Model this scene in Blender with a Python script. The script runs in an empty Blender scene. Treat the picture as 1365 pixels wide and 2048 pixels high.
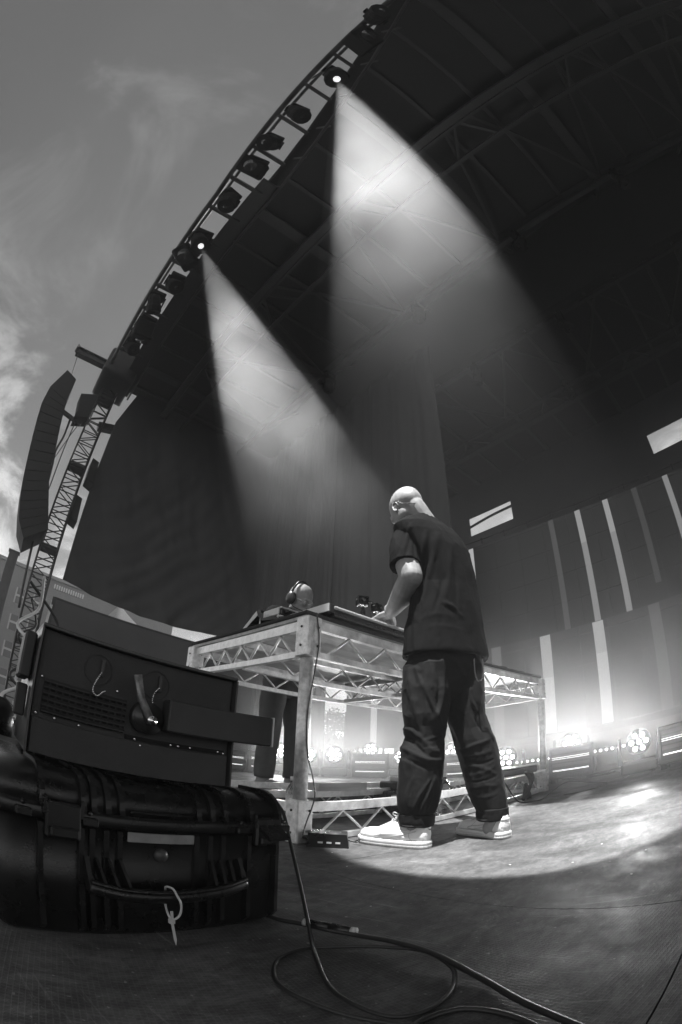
import bpy, math, random
import numpy as np
from mathutils import Vector, Matrix, noise
random.seed(7)
R = math.radians
sc = bpy.context.scene
COL = sc.collection

# ------------------------------------------------------------------ camera
CAM = Vector((0, 0, .40)); EL = R(30.75); RO = R(2.4)
cam = bpy.data.cameras.new('camera'); camo = bpy.data.objects.new('camera', cam); COL.objects.link(camo)
cam.type = 'PANO'; cam.panorama_type = 'FISHEYE_EQUISOLID'
cam.sensor_fit = 'VERTICAL'; cam.sensor_height = 36.0; cam.sensor_width = 36.0
cam.fisheye_lens = 1858 / 2 / 2048 * 36; cam.fisheye_fov = R(200)
cam.clip_start = .01; cam.clip_end = 3000
_f = Vector((0, math.cos(EL), math.sin(EL))); _u = Vector((0, -math.sin(EL), math.cos(EL))); _x = Vector((1, 0, 0))
_X = _x * math.cos(RO) + _u * math.sin(RO); _U = _u * math.cos(RO) - _x * math.sin(RO)
camo.matrix_world = Matrix(((_X.x, _U.x, -_f.x, CAM.x), (_X.y, _U.y, -_f.y, CAM.y), (_X.z, _U.z, -_f.z, CAM.z), (0, 0, 0, 1)))
sc.camera = camo

# ------------------------------------------------------------------ render, view
sc.view_settings.view_transform = 'Standard'; sc.view_settings.look = 'None'
sc.view_settings.exposure = 0.0; sc.view_settings.gamma = 1.0
sc.render.engine = 'CYCLES'
cy = sc.cycles
cy.max_bounces = 5; cy.diffuse_bounces = 2; cy.glossy_bounces = 3; cy.transmission_bounces = 5
cy.volume_bounces = 0; cy.transparent_max_bounces = 16
cy.sample_clamp_indirect = 4.0; cy.sample_clamp_direct = 0
cy.use_denoising = True
cy.caustics_reflective = False; cy.caustics_refractive = False

# ------------------------------------------------------------------ stage axes
AZ = R(50); DV = Vector((math.sin(AZ), math.cos(AZ), 0)); LV = Vector((-math.cos(AZ), math.sin(AZ), 0))
def S(d, l, z=0.0):                     # depth into the stage, towards the left wing, height
    return DV * d + LV * l + Vector((0, 0, z))
def hd(az):                             # rotation about z that turns local +x to compass azimuth az
    return R(90 - az)

# ------------------------------------------------------------------ world: grey sky with thin clouds
SUN_EL, SUN_ROT = R(42), R(15)
w = bpy.data.worlds.new('World'); sc.world = w; w.use_nodes = True
nt = w.node_tree; nt.nodes.clear(); N = nt.nodes.new; Lk = nt.links.new
out = N('ShaderNodeOutputWorld'); bg = N('ShaderNodeBackground'); Lk(bg.outputs[0], out.inputs[0])
sky = N('ShaderNodeTexSky'); sky.sky_type = 'NISHITA'; sky.sun_disc = False
sky.sun_elevation = SUN_EL; sky.sun_rotation = SUN_ROT
bw = N('ShaderNodeRGBToBW'); Lk(sky.outputs[0], bw.inputs[0])
tc = N('ShaderNodeTexCoord'); sep = N('ShaderNodeSeparateXYZ'); Lk(tc.outputs['Generated'], sep.inputs[0])
def M(op, a, b=None, c=None):
    n = N('ShaderNodeMath'); n.operation = op
    for i, v in enumerate((a, b, c)):
        if v is None: continue
        if hasattr(v, 'is_linked') or hasattr(v, 'links'): Lk(v, n.inputs[i])
        else: n.inputs[i].default_value = v
    return n.outputs[0]
zc = M('ADD', M('MAXIMUM', sep.outputs[2], 0.0), .42)
cmb = N('ShaderNodeCombineXYZ'); Lk(M('DIVIDE', sep.outputs[0], zc), cmb.inputs[0]); Lk(M('DIVIDE', sep.outputs[1], zc), cmb.inputs[1])
n1 = N('ShaderNodeTexNoise'); n1.inputs['Scale'].default_value = 3.0; n1.inputs['Detail'].default_value = 9; n1.inputs['Roughness'].default_value = .62; n1.inputs['Distortion'].default_value = .5
Lk(cmb.outputs[0], n1.inputs['Vector'])
n2 = N('ShaderNodeTexNoise'); n2.inputs['Scale'].default_value = .45; n2.inputs['Detail'].default_value = 3
Lk(cmb.outputs[0], n2.inputs['Vector'])
hz = N('ShaderNodeMapRange'); Lk(sep.outputs[2], hz.inputs[0]); hz.inputs[1].default_value = .75; hz.inputs[2].default_value = .10; hz.inputs[3].default_value = 0; hz.inputs[4].default_value = 1
thr = M('SUBTRACT', .53, M('MULTIPLY', hz.outputs[0], .16))
cm = N('ShaderNodeMapRange'); cm.interpolation_type = 'SMOOTHSTEP'
Lk(M('MULTIPLY', n1.outputs[0], M('ADD', M('MULTIPLY', n2.outputs[0], .7), .65)), cm.inputs[0]); Lk(thr, cm.inputs[1]); Lk(M('ADD', thr, .17), cm.inputs[2])
cloud = cm.outputs[0]
SKY_STR = .15
base = M('MULTIPLY', M('POWER', bw.outputs[0], .55), .85)
cl = M('MULTIPLY', cloud, M('ADD', .6, M('MULTIPLY', hz.outputs[0], 6.0)))
val = M('ADD', M('ADD', base, cl), M('MULTIPLY', M('POWER', hz.outputs[0], 4.0), 3.0))
Lk(val, bg.inputs[0]); bg.inputs[1].default_value = SKY_STR

sun = bpy.data.lights.new('sun', 'SUN'); sun.energy = 2.0; sun.angle = R(.5); sun.color = (1, 1, 1)
suno = bpy.data.objects.new('sun', sun); COL.objects.link(suno)
_sd = Vector((math.sin(SUN_ROT) * math.cos(SUN_EL), math.cos(SUN_ROT) * math.cos(SUN_EL), math.sin(SUN_EL)))
suno.rotation_euler = _sd.to_track_quat('Z', 'Y').to_euler(); suno.location = (0, 30, 40)

# ------------------------------------------------------------------ materials (the picture is black and white: all greys)
MATS = {}
def mat(name, v=.2, rough=.6, metal=0., n_scale=0, n_amt=0., bump=0., b_scale=60, stretch=(1, 1, 1), emit=0., spec=.5, trans=0., coat=0., alpha=1.):
    if name in MATS: return MATS[name]
    m = bpy.data.materials.new(name); m.use_nodes = True; t = m.node_tree; b = t.nodes['Principled BSDF']
    b.inputs['Base Color'].default_value = (v, v, v, 1); b.inputs['Roughness'].default_value = rough; b.inputs['Metallic'].default_value = metal
    b.inputs['Specular IOR Level'].default_value = spec; b.inputs['Transmission Weight'].default_value = trans; b.inputs['Coat Weight'].default_value = coat
    b.inputs['Alpha'].default_value = alpha
    if emit: b.inputs['Emission Color'].default_value = (1, 1, 1, 1); b.inputs['Emission Strength'].default_value = emit
    if n_scale or bump:
        tcn = t.nodes.new('ShaderNodeTexCoord'); mp = t.nodes.new('ShaderNodeMapping'); mp.inputs['Scale'].default_value = stretch
        t.links.new(tcn.outputs['Object'], mp.inputs[0])
    if n_scale:
        n = t.nodes.new('ShaderNodeTexNoise'); n.inputs['Scale'].default_value = n_scale; n.inputs['Detail'].default_value = 8; n.inputs['Roughness'].default_value = .65
        t.links.new(mp.outputs[0], n.inputs['Vector'])
        r = t.nodes.new('ShaderNodeMapRange'); r.inputs[1].default_value = .3; r.inputs[2].default_value = .7
        r.inputs[3].default_value = v * (1 - n_amt); r.inputs[4].default_value = v * (1 + n_amt)
        t.links.new(n.outputs[0], r.inputs[0]); t.links.new(r.outputs[0], b.inputs['Base Color'])
        r2 = t.nodes.new('ShaderNodeMapRange'); r2.inputs[1].default_value = .3; r2.inputs[2].default_value = .7
        r2.inputs[3].default_value = max(.05, rough - .12); r2.inputs[4].default_value = min(1, rough + .12)
        t.links.new(n.outputs[0], r2.inputs[0]); t.links.new(r2.outputs[0], b.inputs['Roughness'])
    if bump:
        nb = t.nodes.new('ShaderNodeTexNoise'); nb.inputs['Scale'].default_value = b_scale; nb.inputs['Detail'].default_value = 5
        t.links.new(mp.outputs[0], nb.inputs['Vector'])
        bp = t.nodes.new('ShaderNodeBump'); bp.inputs['Strength'].default_value = bump; bp.inputs['Distance'].default_value = .01
        t.links.new(nb.outputs[0], bp.inputs['Height']); t.links.new(bp.outputs[0], b.inputs['Normal'])
    MATS[name] = m; return m

black_plastic = mat('black_plastic', .009, .30, n_scale=6, n_amt=.35, bump=.12, b_scale=420, spec=.5)
fog_metal = mat('fog_machine_metal', .034, .5, n_scale=9, n_amt=.35, bump=.3, b_scale=700)
black_metal = mat('black_powdercoat', .016, .6, n_scale=9, n_amt=.4, bump=.4, b_scale=700)
dark_metal = mat('dark_steel', .055, .5, .6, n_scale=12, n_amt=.4)
truss_black = mat('black_truss', .02, .55, .0, n_scale=12, n_amt=.4)
alu = mat('aluminium', .74, .48, .7, n_scale=14, n_amt=.3, bump=.06, b_scale=120)
alu_leg = mat('worn_aluminium', .66, .5, .65, n_scale=22, n_amt=.4, bump=.12, b_scale=90)
steel_bright = mat('bright_steel', .8, .2, 1.)
plywood = mat('table_plywood', .42, .55, n_scale=3.2, n_amt=.35, stretch=(.6, 5, 5))
carpet = mat('dark_carpet', .03, .95, n_scale=60, n_amt=.5, bump=.9, b_scale=300)
drape_m = mat('stage_drape', .062, .93, n_scale=1.1, n_amt=.18, bump=.15, b_scale=30)
tarp_m = mat('roof_tarp', .014, .8, n_scale=.6, n_amt=.3)
roof_steel = mat('roof_steel', .032, .6, .2, n_scale=3, n_amt=.3)
scrim_m = mat('grey_scrim', .10, .9, n_scale=.8, n_amt=.2)
tee_m = mat('black_cotton', .005, .9, n_scale=5, n_amt=.25, bump=.35, b_scale=900, spec=.08)
trouser_m = mat('dark_twill', .009, .85, n_scale=7, n_amt=.3, bump=.3, b_scale=700, spec=.2)
skin_m = mat('skin', .23, .6, n_scale=16, n_amt=.25, bump=.07, b_scale=330, spec=.5)
white_leather = mat('white_leather', .74, .42, n_scale=10, n_amt=.06, bump=.2, b_scale=160)
white_rubber = mat('white_rubber', .66, .6, n_scale=30, n_amt=.1)
grey_line = mat('grey_stitching', .28, .7)
white_pl = mat('white_plastic', .6, .4)
pale_pl = mat('pale_grey_plastic', .58, .5, n_scale=8, n_amt=.12)
key_black = mat('black_key', .01, .25)
cable_m = mat('black_cable', .02, .38)
tape_m = mat('white_tape', .5, .7, n_scale=40, n_amt=.4)
clear_pl = mat('clear_plastic', .85, .06, trans=.95)
label_m = mat('paper_label', .6, .7, n_scale=50, n_amt=.3)
lamp_on = mat('lit_lamp_lens', .9, .3, emit=11)
strip_on = mat('lit_led', .9, .3, emit=22)
beam_on = mat('lit_beam_lens', .9, .3, emit=.9)
lamp_black = mat('lamp_housing', .006, .8, spec=.15)
lamp_bar = mat('lit_strobe_bar', .8, .3, emit=1.6)
grille_m = mat('strobe_grille', .10, .35, .4)
glass_dark = mat('dark_lens', .02, .08)
bld_m = mat('building_render', .22, .9, n_scale=2, n_amt=.1)
win_m = mat('window_frame_white', .5, .6)
pane_m = mat('window_pane', .10, .15)
bark_m = mat('bark', .08, .9); leaf_m = mat('foliage', .07, .8, n_scale=2, n_amt=.4)
ground_m = mat('ground_gravel', .12, .95, n_scale=.5, n_amt=.3)
zip_m = mat('pale_nylon', .5, .4)

def screen_mat(name, v):                # unlit panel of a LED wall: fine pixel pitch
    m = mat(name, v, .45, n_scale=1.0, n_amt=.12); return m
led_off = screen_mat('led_panel', .05)
def emis(name, v, s):
    m = mat(name, v, .5, emit=s); return m

def floor_material():
    m = bpy.data.materials.new('stage_deck_paint'); m.use_nodes = True; t = m.node_tree; b = t.nodes['Principled BSDF']
    n = t.nodes.new; l = t.links.new
    g = n('ShaderNodeNewGeometry'); mp = n('ShaderNodeMapping'); mp.inputs['Rotation'].default_value = (0, 0, R(40)); l(g.outputs['Position'], mp.inputs[0])
    def noise_(scale, det, rough=.6, st=(1, 1, 1), dist=0):
        q = n('ShaderNodeMapping'); q.inputs['Scale'].default_value = st; l(mp.outputs[0], q.inputs[0])
        a = n('ShaderNodeTexNoise'); a.inputs['Scale'].default_value = scale; a.inputs['Detail'].default_value = det; a.inputs['Roughness'].default_value = rough; a.inputs['Distortion'].default_value = dist
        l(q.outputs[0], a.inputs['Vector']); return a.outputs[0]
    def rng(x, a0, a1, b0, b1):
        r = n('ShaderNodeMapRange'); r.interpolation_type = 'SMOOTHSTEP'; l(x, r.inputs[0])
        for i, v in enumerate((a0, a1, b0, b1)): r.inputs[i + 1].default_value = v
        return r.outputs[0]
    def mth(op, a, c):
        q = n('ShaderNodeMath'); q.operation = op
        for i, v in enumerate((a, c)):
            if isinstance(v, (int, float)): q.inputs[i].default_value = v
            else: l(v, q.inputs[i])
        return q.outputs[0]
    base = rng(noise_(2.2, 9, .68, dist=.4), .32, .68, .028, .125)
    grain = rng(noise_(26, 9, .8, (1, .45, 1), .4), .36, .66, .62, 1.45)
    scuff = rng(noise_(5, 12, .85, (1, .7, 1), .6), .54, .70, 0, .13)
    dust = rng(noise_(70, 3, .5), .66, .74, 0, .16)
    scr = rng(noise_(60, 8, .6, (.05, 1.2, 1), .3), .60, .70, 0, .07)
    # anti-slip mesh pattern pressed in the ply
    def wave(rot, sc_):
        q = n('ShaderNodeMapping'); q.inputs['Rotation'].default_value = (0, 0, R(rot)); l(mp.outputs[0], q.inputs[0])
        a = n('ShaderNodeTexWave'); a.inputs['Scale'].default_value = sc_; a.inputs['Distortion'].default_value = .3; a.inputs['Detail'].default_value = 1
        l(q.outputs[0], a.inputs['Vector']); return rng(a.outputs[0], .8, .98, 0, 1)
    msh = mth('MAXIMUM', wave(20, 38), wave(110, 38))
    col = mth('MULTIPLY', base, grain)
    for k in (scuff, dust, scr): col = mth('ADD', col, k)
    col = mth('ADD', col, mth('MULTIPLY', msh, .022))
    l(col, b.inputs['Base Color'])
    l(rng(noise_(3, 8, .7), .3, .7, .5, .8), b.inputs['Roughness'])
    bp = n('ShaderNodeBump'); bp.inputs['Strength'].default_value = .5; bp.inputs['Distance'].default_value = .004
    l(mth('ADD', noise_(60, 8, .7, (1, .3, 1)), mth('MULTIPLY', msh, .35)), bp.inputs['Height']); l(bp.outputs[0], b.inputs['Normal'])
    return m
deck_m = floor_material()

# ------------------------------------------------------------------ mesh helpers
class MB:
    def __init__(s): s.v = []; s.f = []; s.sm = []
    def add(s, vs, fs, smooth=False):
        o = len(s.v); s.v += [tuple(p) for p in vs]
        for f in fs: s.f.append([i + o for i in f]); s.sm.append(smooth)
        return s
    def box(s, c, size, rot=None, taper=1.0):
        a, b, h = [q / 2 for q in size]; vs = []
        for z in (-h, h):
            k = taper if z > 0 else 1
            for x, y in ((-a, -b), (a, -b), (a, b), (-a, b)):
                p = Vector((x * k, y * k, z))
                if rot is not None: p = rot @ p
                vs.append(p + Vector(c))
        return s.add(vs, [(3, 2, 1, 0), (4, 5, 6, 7), (0, 1, 5, 4), (1, 2, 6, 5), (2, 3, 7, 6), (3, 0, 4, 7)])
    def bbox(s, x0, x1, y0, y1, z0, z1, bev=0.0):
        if bev <= 0: return s.box(((x0 + x1) / 2, (y0 + y1) / 2, (z0 + z1) / 2), (x1 - x0, y1 - y0, z1 - z0))
        # chamfered box: 24-vertex
        b = bev; X = (x0, x0 + b, x1 - b, x1); Y = (y0, y0 + b, y1 - b, y1); Z = (z0, z0 + b, z1 - b, z1)
        rings = []
        def ring(ix, z):
            if ix: return [(X[1], Y[1], z), (X[2], Y[1], z), (X[2], Y[1], z), (X[2], Y[2], z), (X[2], Y[2], z), (X[1], Y[2], z), (X[1], Y[2], z), (X[1], Y[1], z)]
            return [(X[1], Y[0], z), (X[2], Y[0], z), (X[3], Y[1], z), (X[3], Y[2], z), (X[2], Y[3], z), (X[1], Y[3], z), (X[0], Y[2], z), (X[0], Y[1], z)]
        rr = [ring(1, Z[0]), ring(0, Z[1]), ring(0, Z[2]), ring(1, Z[3])]
        return s.loft(rr, smooth=False)
    def loft(s, rings, smooth=True, cap=True, closed=True):
        n = len(rings[0]); vs = [p for r in rings for p in r]; fs = []
        for i in range(len(rings) - 1):
            for j in range(n if closed else n - 1):
                k = (j + 1) % n
                fs.append((i * n + j, i * n + k, (i + 1) * n + k, (i + 1) * n + j))
        if cap and closed:
            fs.append(tuple(reversed(range(n)))); fs.append(tuple((len(rings) - 1) * n + j for j in range(n)))
        return s.add(vs, fs, smooth)
    def tube(s, pts, r, n=8, smooth=True, cap=True):
        pts = [Vector(p) for p in pts]; rs = r if isinstance(r, (list, tuple)) else [r] * len(pts)
        rings = []; up = None
        for i, p in enumerate(pts):
            d = (pts[min(i + 1, len(pts) - 1)] - pts[max(i - 1, 0)])
            if d.length < 1e-9: d = Vector((0, 0, 1))
            d.normalize()
            if up is None:
                up = Vector((0, 0, 1)) if abs(d.z) < .9 else Vector((1, 0, 0))
            a = d.cross(up)
            if a.length < 1e-4: a = d.cross(Vector((1, 0, 0)))
            a.normalize(); b = a.cross(d).normalized(); up = b
            rings.append([p + (a * math.cos(2 * math.pi * k / n) + b * math.sin(2 * math.pi * k / n)) * rs[i] for k in range(n)])
        return s.loft(rings, smooth, cap)
    def cyl(s, a, b, r, n=16, r2=None):
        return s.tube([a, b], [r, r if r2 is None else r2], n)
    def bar(s, a, b, wd, ht, up=(0, 0, 1)):
        a = Vector(a); b = Vector(b); d = (b - a).normalized(); up = Vector(up)
        x = d.cross(up)
        if x.length < 1e-4: x = d.cross(Vector((1, 0, 0)))
        x.normalize(); y = x.cross(d)
        r = [[p + x * i * wd / 2 + y * j * ht / 2 for i, j in ((-1, -1), (1, -1), (1, 1), (-1, 1))] for p in (a, b)]
        return s.loft(r, False)
    def ball(s, c, r, seg=16, rg=10, rot=None, smooth=True):
        r = Vector(r) if isinstance(r, (tuple, list, Vector)) else Vector((r, r, r)); c = Vector(c); vs = []; fs = []
        for i in range(rg + 1):
            t = math.pi * i / rg
            for j in range(seg):
                p = 2 * math.pi * j / seg
                q = Vector((r.x * math.sin(t) * math.cos(p), r.y * math.sin(t) * math.sin(p), r.z * math.cos(t)))
                if rot is not None: q = rot @ q
                vs.append(c + q)
        for i in range(rg):
            for j in range(seg):
                k = (j + 1) % seg
                fs.append((i * seg + j, (i + 1) * seg + j, (i + 1) * seg + k, i * seg + k))
        return s.add(vs, fs, smooth)
    def prism(s, poly, h0, h1, axis='z'):          # extrude a 2-D outline
        def P(a, b, h): return {'z': (a, b, h), 'y': (a, h, b), 'x': (h, a, b)}[axis]
        n = len(poly); vs = [P(a, b, h0) for a, b in poly] + [P(a, b, h1) for a, b in poly]
        fs = [tuple(range(n)), tuple(reversed(range(n, 2 * n)))] + [(i, (i + 1) % n, n + (i + 1) % n, n + i) for i in range(n)]
        return s.add(vs, fs)
    def build(s, name, m, parent=None, loc=None, rot=None, mods=None):
        me = bpy.data.meshes.new(name); me.from_pydata(s.v, [], s.f); me.materials.append(m)
        me.polygons.foreach_set('use_smooth', s.sm)
        me.validate(); me.update()
        bm_fix(me)
        o = bpy.data.objects.new(name, me); COL.objects.link(o)
        if parent is not None: o.parent = parent
        if loc is not None: o.location = loc
        if rot is not None: o.rotation_euler = rot
        return o
import bmesh
def bm_fix(me):
    b = bmesh.new(); b.from_mesh(me)
    bmesh.ops.remove_doubles(b, verts=b.verts, dist=1e-6)
    bmesh.ops.recalc_face_normals(b, faces=b.faces); b.to_mesh(me); b.free()
def tag(o, label=None, cat=None, group=None, kind=None):
    if label: o['label'] = label
    if cat: o['category'] = cat
    if group: o['group'] = group
    if kind: o['kind'] = kind
    return o
def thing(name, label, cat, loc=(0, 0, 0), rz=0, group=None, rot=None):
    o = bpy.data.objects.new(name, None); COL.objects.link(o); o.location = loc
    o.rotation_euler = rot if rot is not None else (0, 0, rz); o.empty_display_size = .05
    return tag(o, label, cat, group)
def kids(o): return [c for c in COL.objects if c.parent == o]
def copy_tree(o, parent=None):
    c = o.copy(); COL.objects.link(c)
    if parent is not None: c.parent = parent
    for ch in kids(o): copy_tree(ch, c)
    return c
def voxel(mb, name, m, parent=None, vs=.006, smooth=6, fac=.5, disp=None, loc=None):
    """one continuous skin over overlapping closed shapes"""
    o = mb.build(name + '_tmp', m)
    md = o.modifiers.new('r', 'REMESH'); md.mode = 'VOXEL'; md.voxel_size = vs; md.use_smooth_shade = True
    if smooth:
        ms = o.modifiers.new('s', 'SMOOTH'); ms.factor = fac; ms.iterations = smooth
    dg = bpy.context.evaluated_depsgraph_get(); dg.update()
    me = bpy.data.meshes.new_from_object(o.evaluated_get(dg)); me.name = name
    bpy.data.objects.remove(o)
    if disp:
        me.update()
        for v, nn in zip(me.vertices, [vn.vector.copy() for vn in me.vertex_normals]):
            v.co += nn * disp(v.co, nn)
    me.polygons.foreach_set('use_smooth', [True] * len(me.polygons))
    if not me.materials: me.materials.append(m)
    me.update()
    o = bpy.data.objects.new(name, me); COL.objects.link(o)
    if parent is not None: o.parent = parent
    return o
def crv(pts, n=6):                                  # smooth polyline through points
    P = [Vector(p) for p in pts]; out = []
    for i in range(len(P) - 1):
        a, b, c, d = P[max(i - 1, 0)], P[i], P[i + 1], P[min(i + 2, len(P) - 1)]
        for k in range(n):
            t = k / n
            out.append(.5 * ((2 * b) + (c - a) * t + (2 * a - 5 * b + 4 * c - d) * t * t + (3 * b - a - 3 * c + d) * t ** 3))
    out.append(P[-1]); return out
#PART2
# ================================================================== SETTING
g = MB(); g.add([(-400, -400, -1.7), (400, -400, -1.7), (400, 400, -1.7), (-400, 400, -1.7)], [(0, 1, 2, 3)])
tag(g.build('ground', ground_m), kind='structure')
# deck of 1.2 x 2.4 m sheets with narrow joints, in stage axes
dk = MB()
for i in range(-2, 10):
    d0 = -.23 + 1.2 * i; off = .06 + (1.2 if i % 2 else 0)
    for j in range(-6, 6):
        l0 = off + 2.4 * j; l1 = min(l0 + 2.4, 10.35)
        if l1 - l0 < .1: continue
        q = .0016
        P = [S(d0 + q, l0 + q, 0), S(d0 + q, l1 - q, 0), S(d0 + 1.2 - q, l1 - q, 0), S(d0 + 1.2 - q, l0 + q, 0)]
        dk.add([p for p in P] + [p - Vector((0, 0, .02)) for p in P], [(3, 2, 1, 0), (4, 5, 6, 7), (0, 1, 5, 4), (1, 2, 6, 5), (2, 3, 7, 6), (3, 0, 4, 7)])
tag(dk.build('stage_floor', deck_m), kind='structure')
ub = MB(); P = [S(-2.7, -14.5), S(-2.7, 10.4), S(11.8, 10.4), S(11.8, -14.5)]
ub.add([p - Vector((0, 0, .022)) for p in P] + [p - Vector((0, 0, 1.65)) for p in P], [(3, 2, 1, 0), (4, 5, 6, 7), (0, 1, 5, 4), (1, 2, 6, 5), (2, 3, 7, 6), (3, 0, 4, 7)])
tag(ub.build('stage_floor', mat('joint_dark', .012, .9)), kind='structure')

def sbox(mb, d0, d1, l0, l1, z0, z1):
    P = [S(d0, l0), S(d1, l0), S(d1, l1), S(d0, l1)]
    return mb.add([p + Vector((0, 0, z0)) for p in P] + [p + Vector((0, 0, z1)) for p in P], [(3, 2, 1, 0), (4, 5, 6, 7), (0, 1, 5, 4), (1, 2, 6, 5), (2, 3, 7, 6), (3, 0, 4, 7)])
def sbar(mb, a, b, wd, ht): return mb.bar(S(*a), S(*b), wd, ht)

# roof
RZ = 9.2
roof = thing('stage_roof', 'dark festival stage roof of steel beams and purlins under a black tarpaulin', 'roof', S(6, 1, RZ))
rinv = -S(6, 1, RZ)
def rb(mb, name, m):
    return mb.build(name, m, roof, loc=rinv)
cv = MB()
prof = [(.62, 9.55), (4.8, 9.62), (6.0, 11.0), (7.2, 9.62), (12.1, 9.5)]
def oi(l): return -min(1.16, .037 * max(0, 4 - l) ** 2)
LL = [11.0, 7, 4, 3, 2, 1, 0, -.8, -1.6, -15]
for la_, lb_ in zip(LL, LL[1:]):                        # front strip of the cover follows the bent edge
    P = [S(.62 + oi(lb_), lb_, 9.55), S(.62 + oi(la_), la_, 9.55), S(1.6, la_, 9.566), S(1.6, lb_, 9.566)]
    cv.add(P + [p + Vector((0, 0, .06)) for p in P], [(3, 2, 1, 0), (4, 5, 6, 7), (0, 1, 5, 4), (2, 3, 7, 6), (1, 2, 6, 5), (3, 0, 4, 7)])
prof[0] = (1.6, 9.566)
for (d0, z0), (d1, z1) in zip(prof, prof[1:]):
    P = [S(d0, -15, z0), S(d0, 11.0, z0), S(d1, 11.0, z1), S(d1, -15, z1)]
    cv.add(P + [p + Vector((0, 0, .06)) for p in P], [(3, 2, 1, 0), (4, 5, 6, 7), (0, 1, 5, 4), (2, 3, 7, 6), (1, 2, 6, 5), (3, 0, 4, 7)])
rb(cv, 'roof_cover', tarp_m)
gb = MB(); gb.add([S(d, l, z) for l in (10.98, 11.03) for d, z in ((4.7, 9.5), (6.0, 11.05), (7.3, 9.5))], [(0, 1, 2), (5, 4, 3), (0, 3, 4, 1), (1, 4, 5, 2), (2, 5, 3, 0)])
rb(gb, 'gable_sheet', tarp_m)
k = 0; l = 10.5
while l > -13:
    thick = k % 3 == 1
    w_, z_ = (.24, 9.40) if thick else (.075, 9.46)
    m = MB(); sbar(m, (.85 + oi(l), l, z_), (4.75, l, z_), w_, .07)
    if not thick: sbar(m, (7.25, l, z_), (11.9, l, z_), w_, .07)
    else: sbar(m, (4.75, l, z_), (6.0, l, 10.75), .10, .06); sbar(m, (7.25, l, z_), (11.9, l, z_), .12, .07)
    rb(m, 'purlin', roof_steel); l -= .94; k += 1
for d, z, s in ((2.05, 9.22, .15), (2.18, 9.18, .06), (2.75, 9.02, .085), (4.8, 9.2, .10), (7.2, 9.2, .09), (9.3, 9.02, .085), (10.05, 9.22, .2)):
    m = MB(); sbar(m, (d, 10.9, z), (d, -14.5, z), s, s); rb(m, 'beam', roof_steel)
for i, l in enumerate((8.3, 5.5, 2.7, -.1, -2.9, -5.7, -8.5)):
    m = MB(); q = 1.25
    sbar(m, (2.1, l, 9.2), (2.75, l + .5, 9.04), .05, .05); sbar(m, (2.1, l, 9.2), (2.75, l - .5, 9.04), .05, .05)
    sbar(m, (2.2, l - .3, 9.3), (4.8, l - 1.7, 9.25), .06, .06)
    sbar(m, (2.2, l + .3, 9.3), (4.8, l + 1.1, 9.25), .05, .05)
    sbar(m, (7.2, l, 9.25), (9.6, l + 1.5, 9.25), .06, .06); sbar(m, (7.2, l, 9.25), (9.6, l - 1.5, 9.25), .05, .05)
    sbar(m, (9.3, l, 9.05), (10.05, l + .5, 9.2), .05, .05); sbar(m, (9.3, l, 9.05), (10.05, l - .5, 9.2), .05, .05)
    rb(m, 'brace', roof_steel)

# front lighting truss: outer chord, rungs, inner chord
ft = thing('lighting_truss', 'long black lighting truss along the open front edge of the stage roof', 'truss', S(.3, 1, RZ)); fi = -S(.3, 1, RZ)
def ob(l): return -min(6, max(0, 4 - l)) * .062 - .06 * max(0, -1.6 - l) * 0
for d, z, s in ((-.12, 9.2, .11), (-.02, 9.75, .07), (.84, 9.2, .06), (.62, 9.75, .08)):
    f_ = ob if d < 0 else oi
    m = MB(); m.tube([S(d + f_(q), q, z) for q in (10.9, 4, 3, 2, 1, 0, -.8, -1.6, -13)], s / 2, 10); m.build('chord', truss_black, ft, loc=fi)
l = 10.7; m = MB(); i = 0
while l > -12.5:
    m2 = MB(); m2.bar(S(-.12 + ob(l), l, 9.2), S(.62 + oi(l), l, 9.22), .07, .07); m2.build('rung', truss_black, ft, loc=fi)
    if i % 2 == 0: m = MB(); m.bar(S(-.12 + ob(l), l, 9.2), S(-.02 + ob(l), l - .4, 9.75), .035, .035); m.build('brace', truss_black, ft, loc=fi)
    m = MB(); m.bar(S(.62 + oi(l), l, 9.72), S(.84 + oi(l), l - .4, 9.2), .035, .035); m.build('brace', truss_black, ft, loc=fi)
    l -= .80; i += 1
m = MB(); sbox(m, .42, .80, 10.9, 3.2, 9.27, 9.34); m.build('cable_tray', truss_black, ft, loc=fi)
# motor wrap at the corner over the tower
m = MB(); sbox(m, -.28, .72, 9.75, 11.1, 8.92, 9.85)
m2 = voxel(m, 'wrap', truss_black, None, .07, 8); m2.parent = ft; m2.location = fi

# spreader beam that carries the loudspeakers
sb = thing('spreader_beam', 'grey steel I beam sticking out from the roof corner above the hanging loudspeakers', 'beam', S(-1.3, 10.6, 9.9)); si = -S(-1.3, 10.6, 9.9)
m = MB()
for dz, hh, ww in ((.11, .02, .22), (-.11, .02, .22), (0, .2, .025)):
    m.box((0, 0, 0), (1, 1, 1)); m.v = m.v[:-8]; m.f = m.f[:-6]; m.sm = m.sm[:-6]
    m.bar(S(-1.3, 10.75, 9.9 + dz), S(.5, 10.75, 9.9 + dz), ww, hh)
m.build('beam', dark_metal, sb, loc=si)
m = MB(); m.bar(S(-1.27, 10.75, 9.78), S(-1.27, 10.75, 10.1), .26, .03); m.build('end_plate', dark_metal, sb, loc=si)

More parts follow.
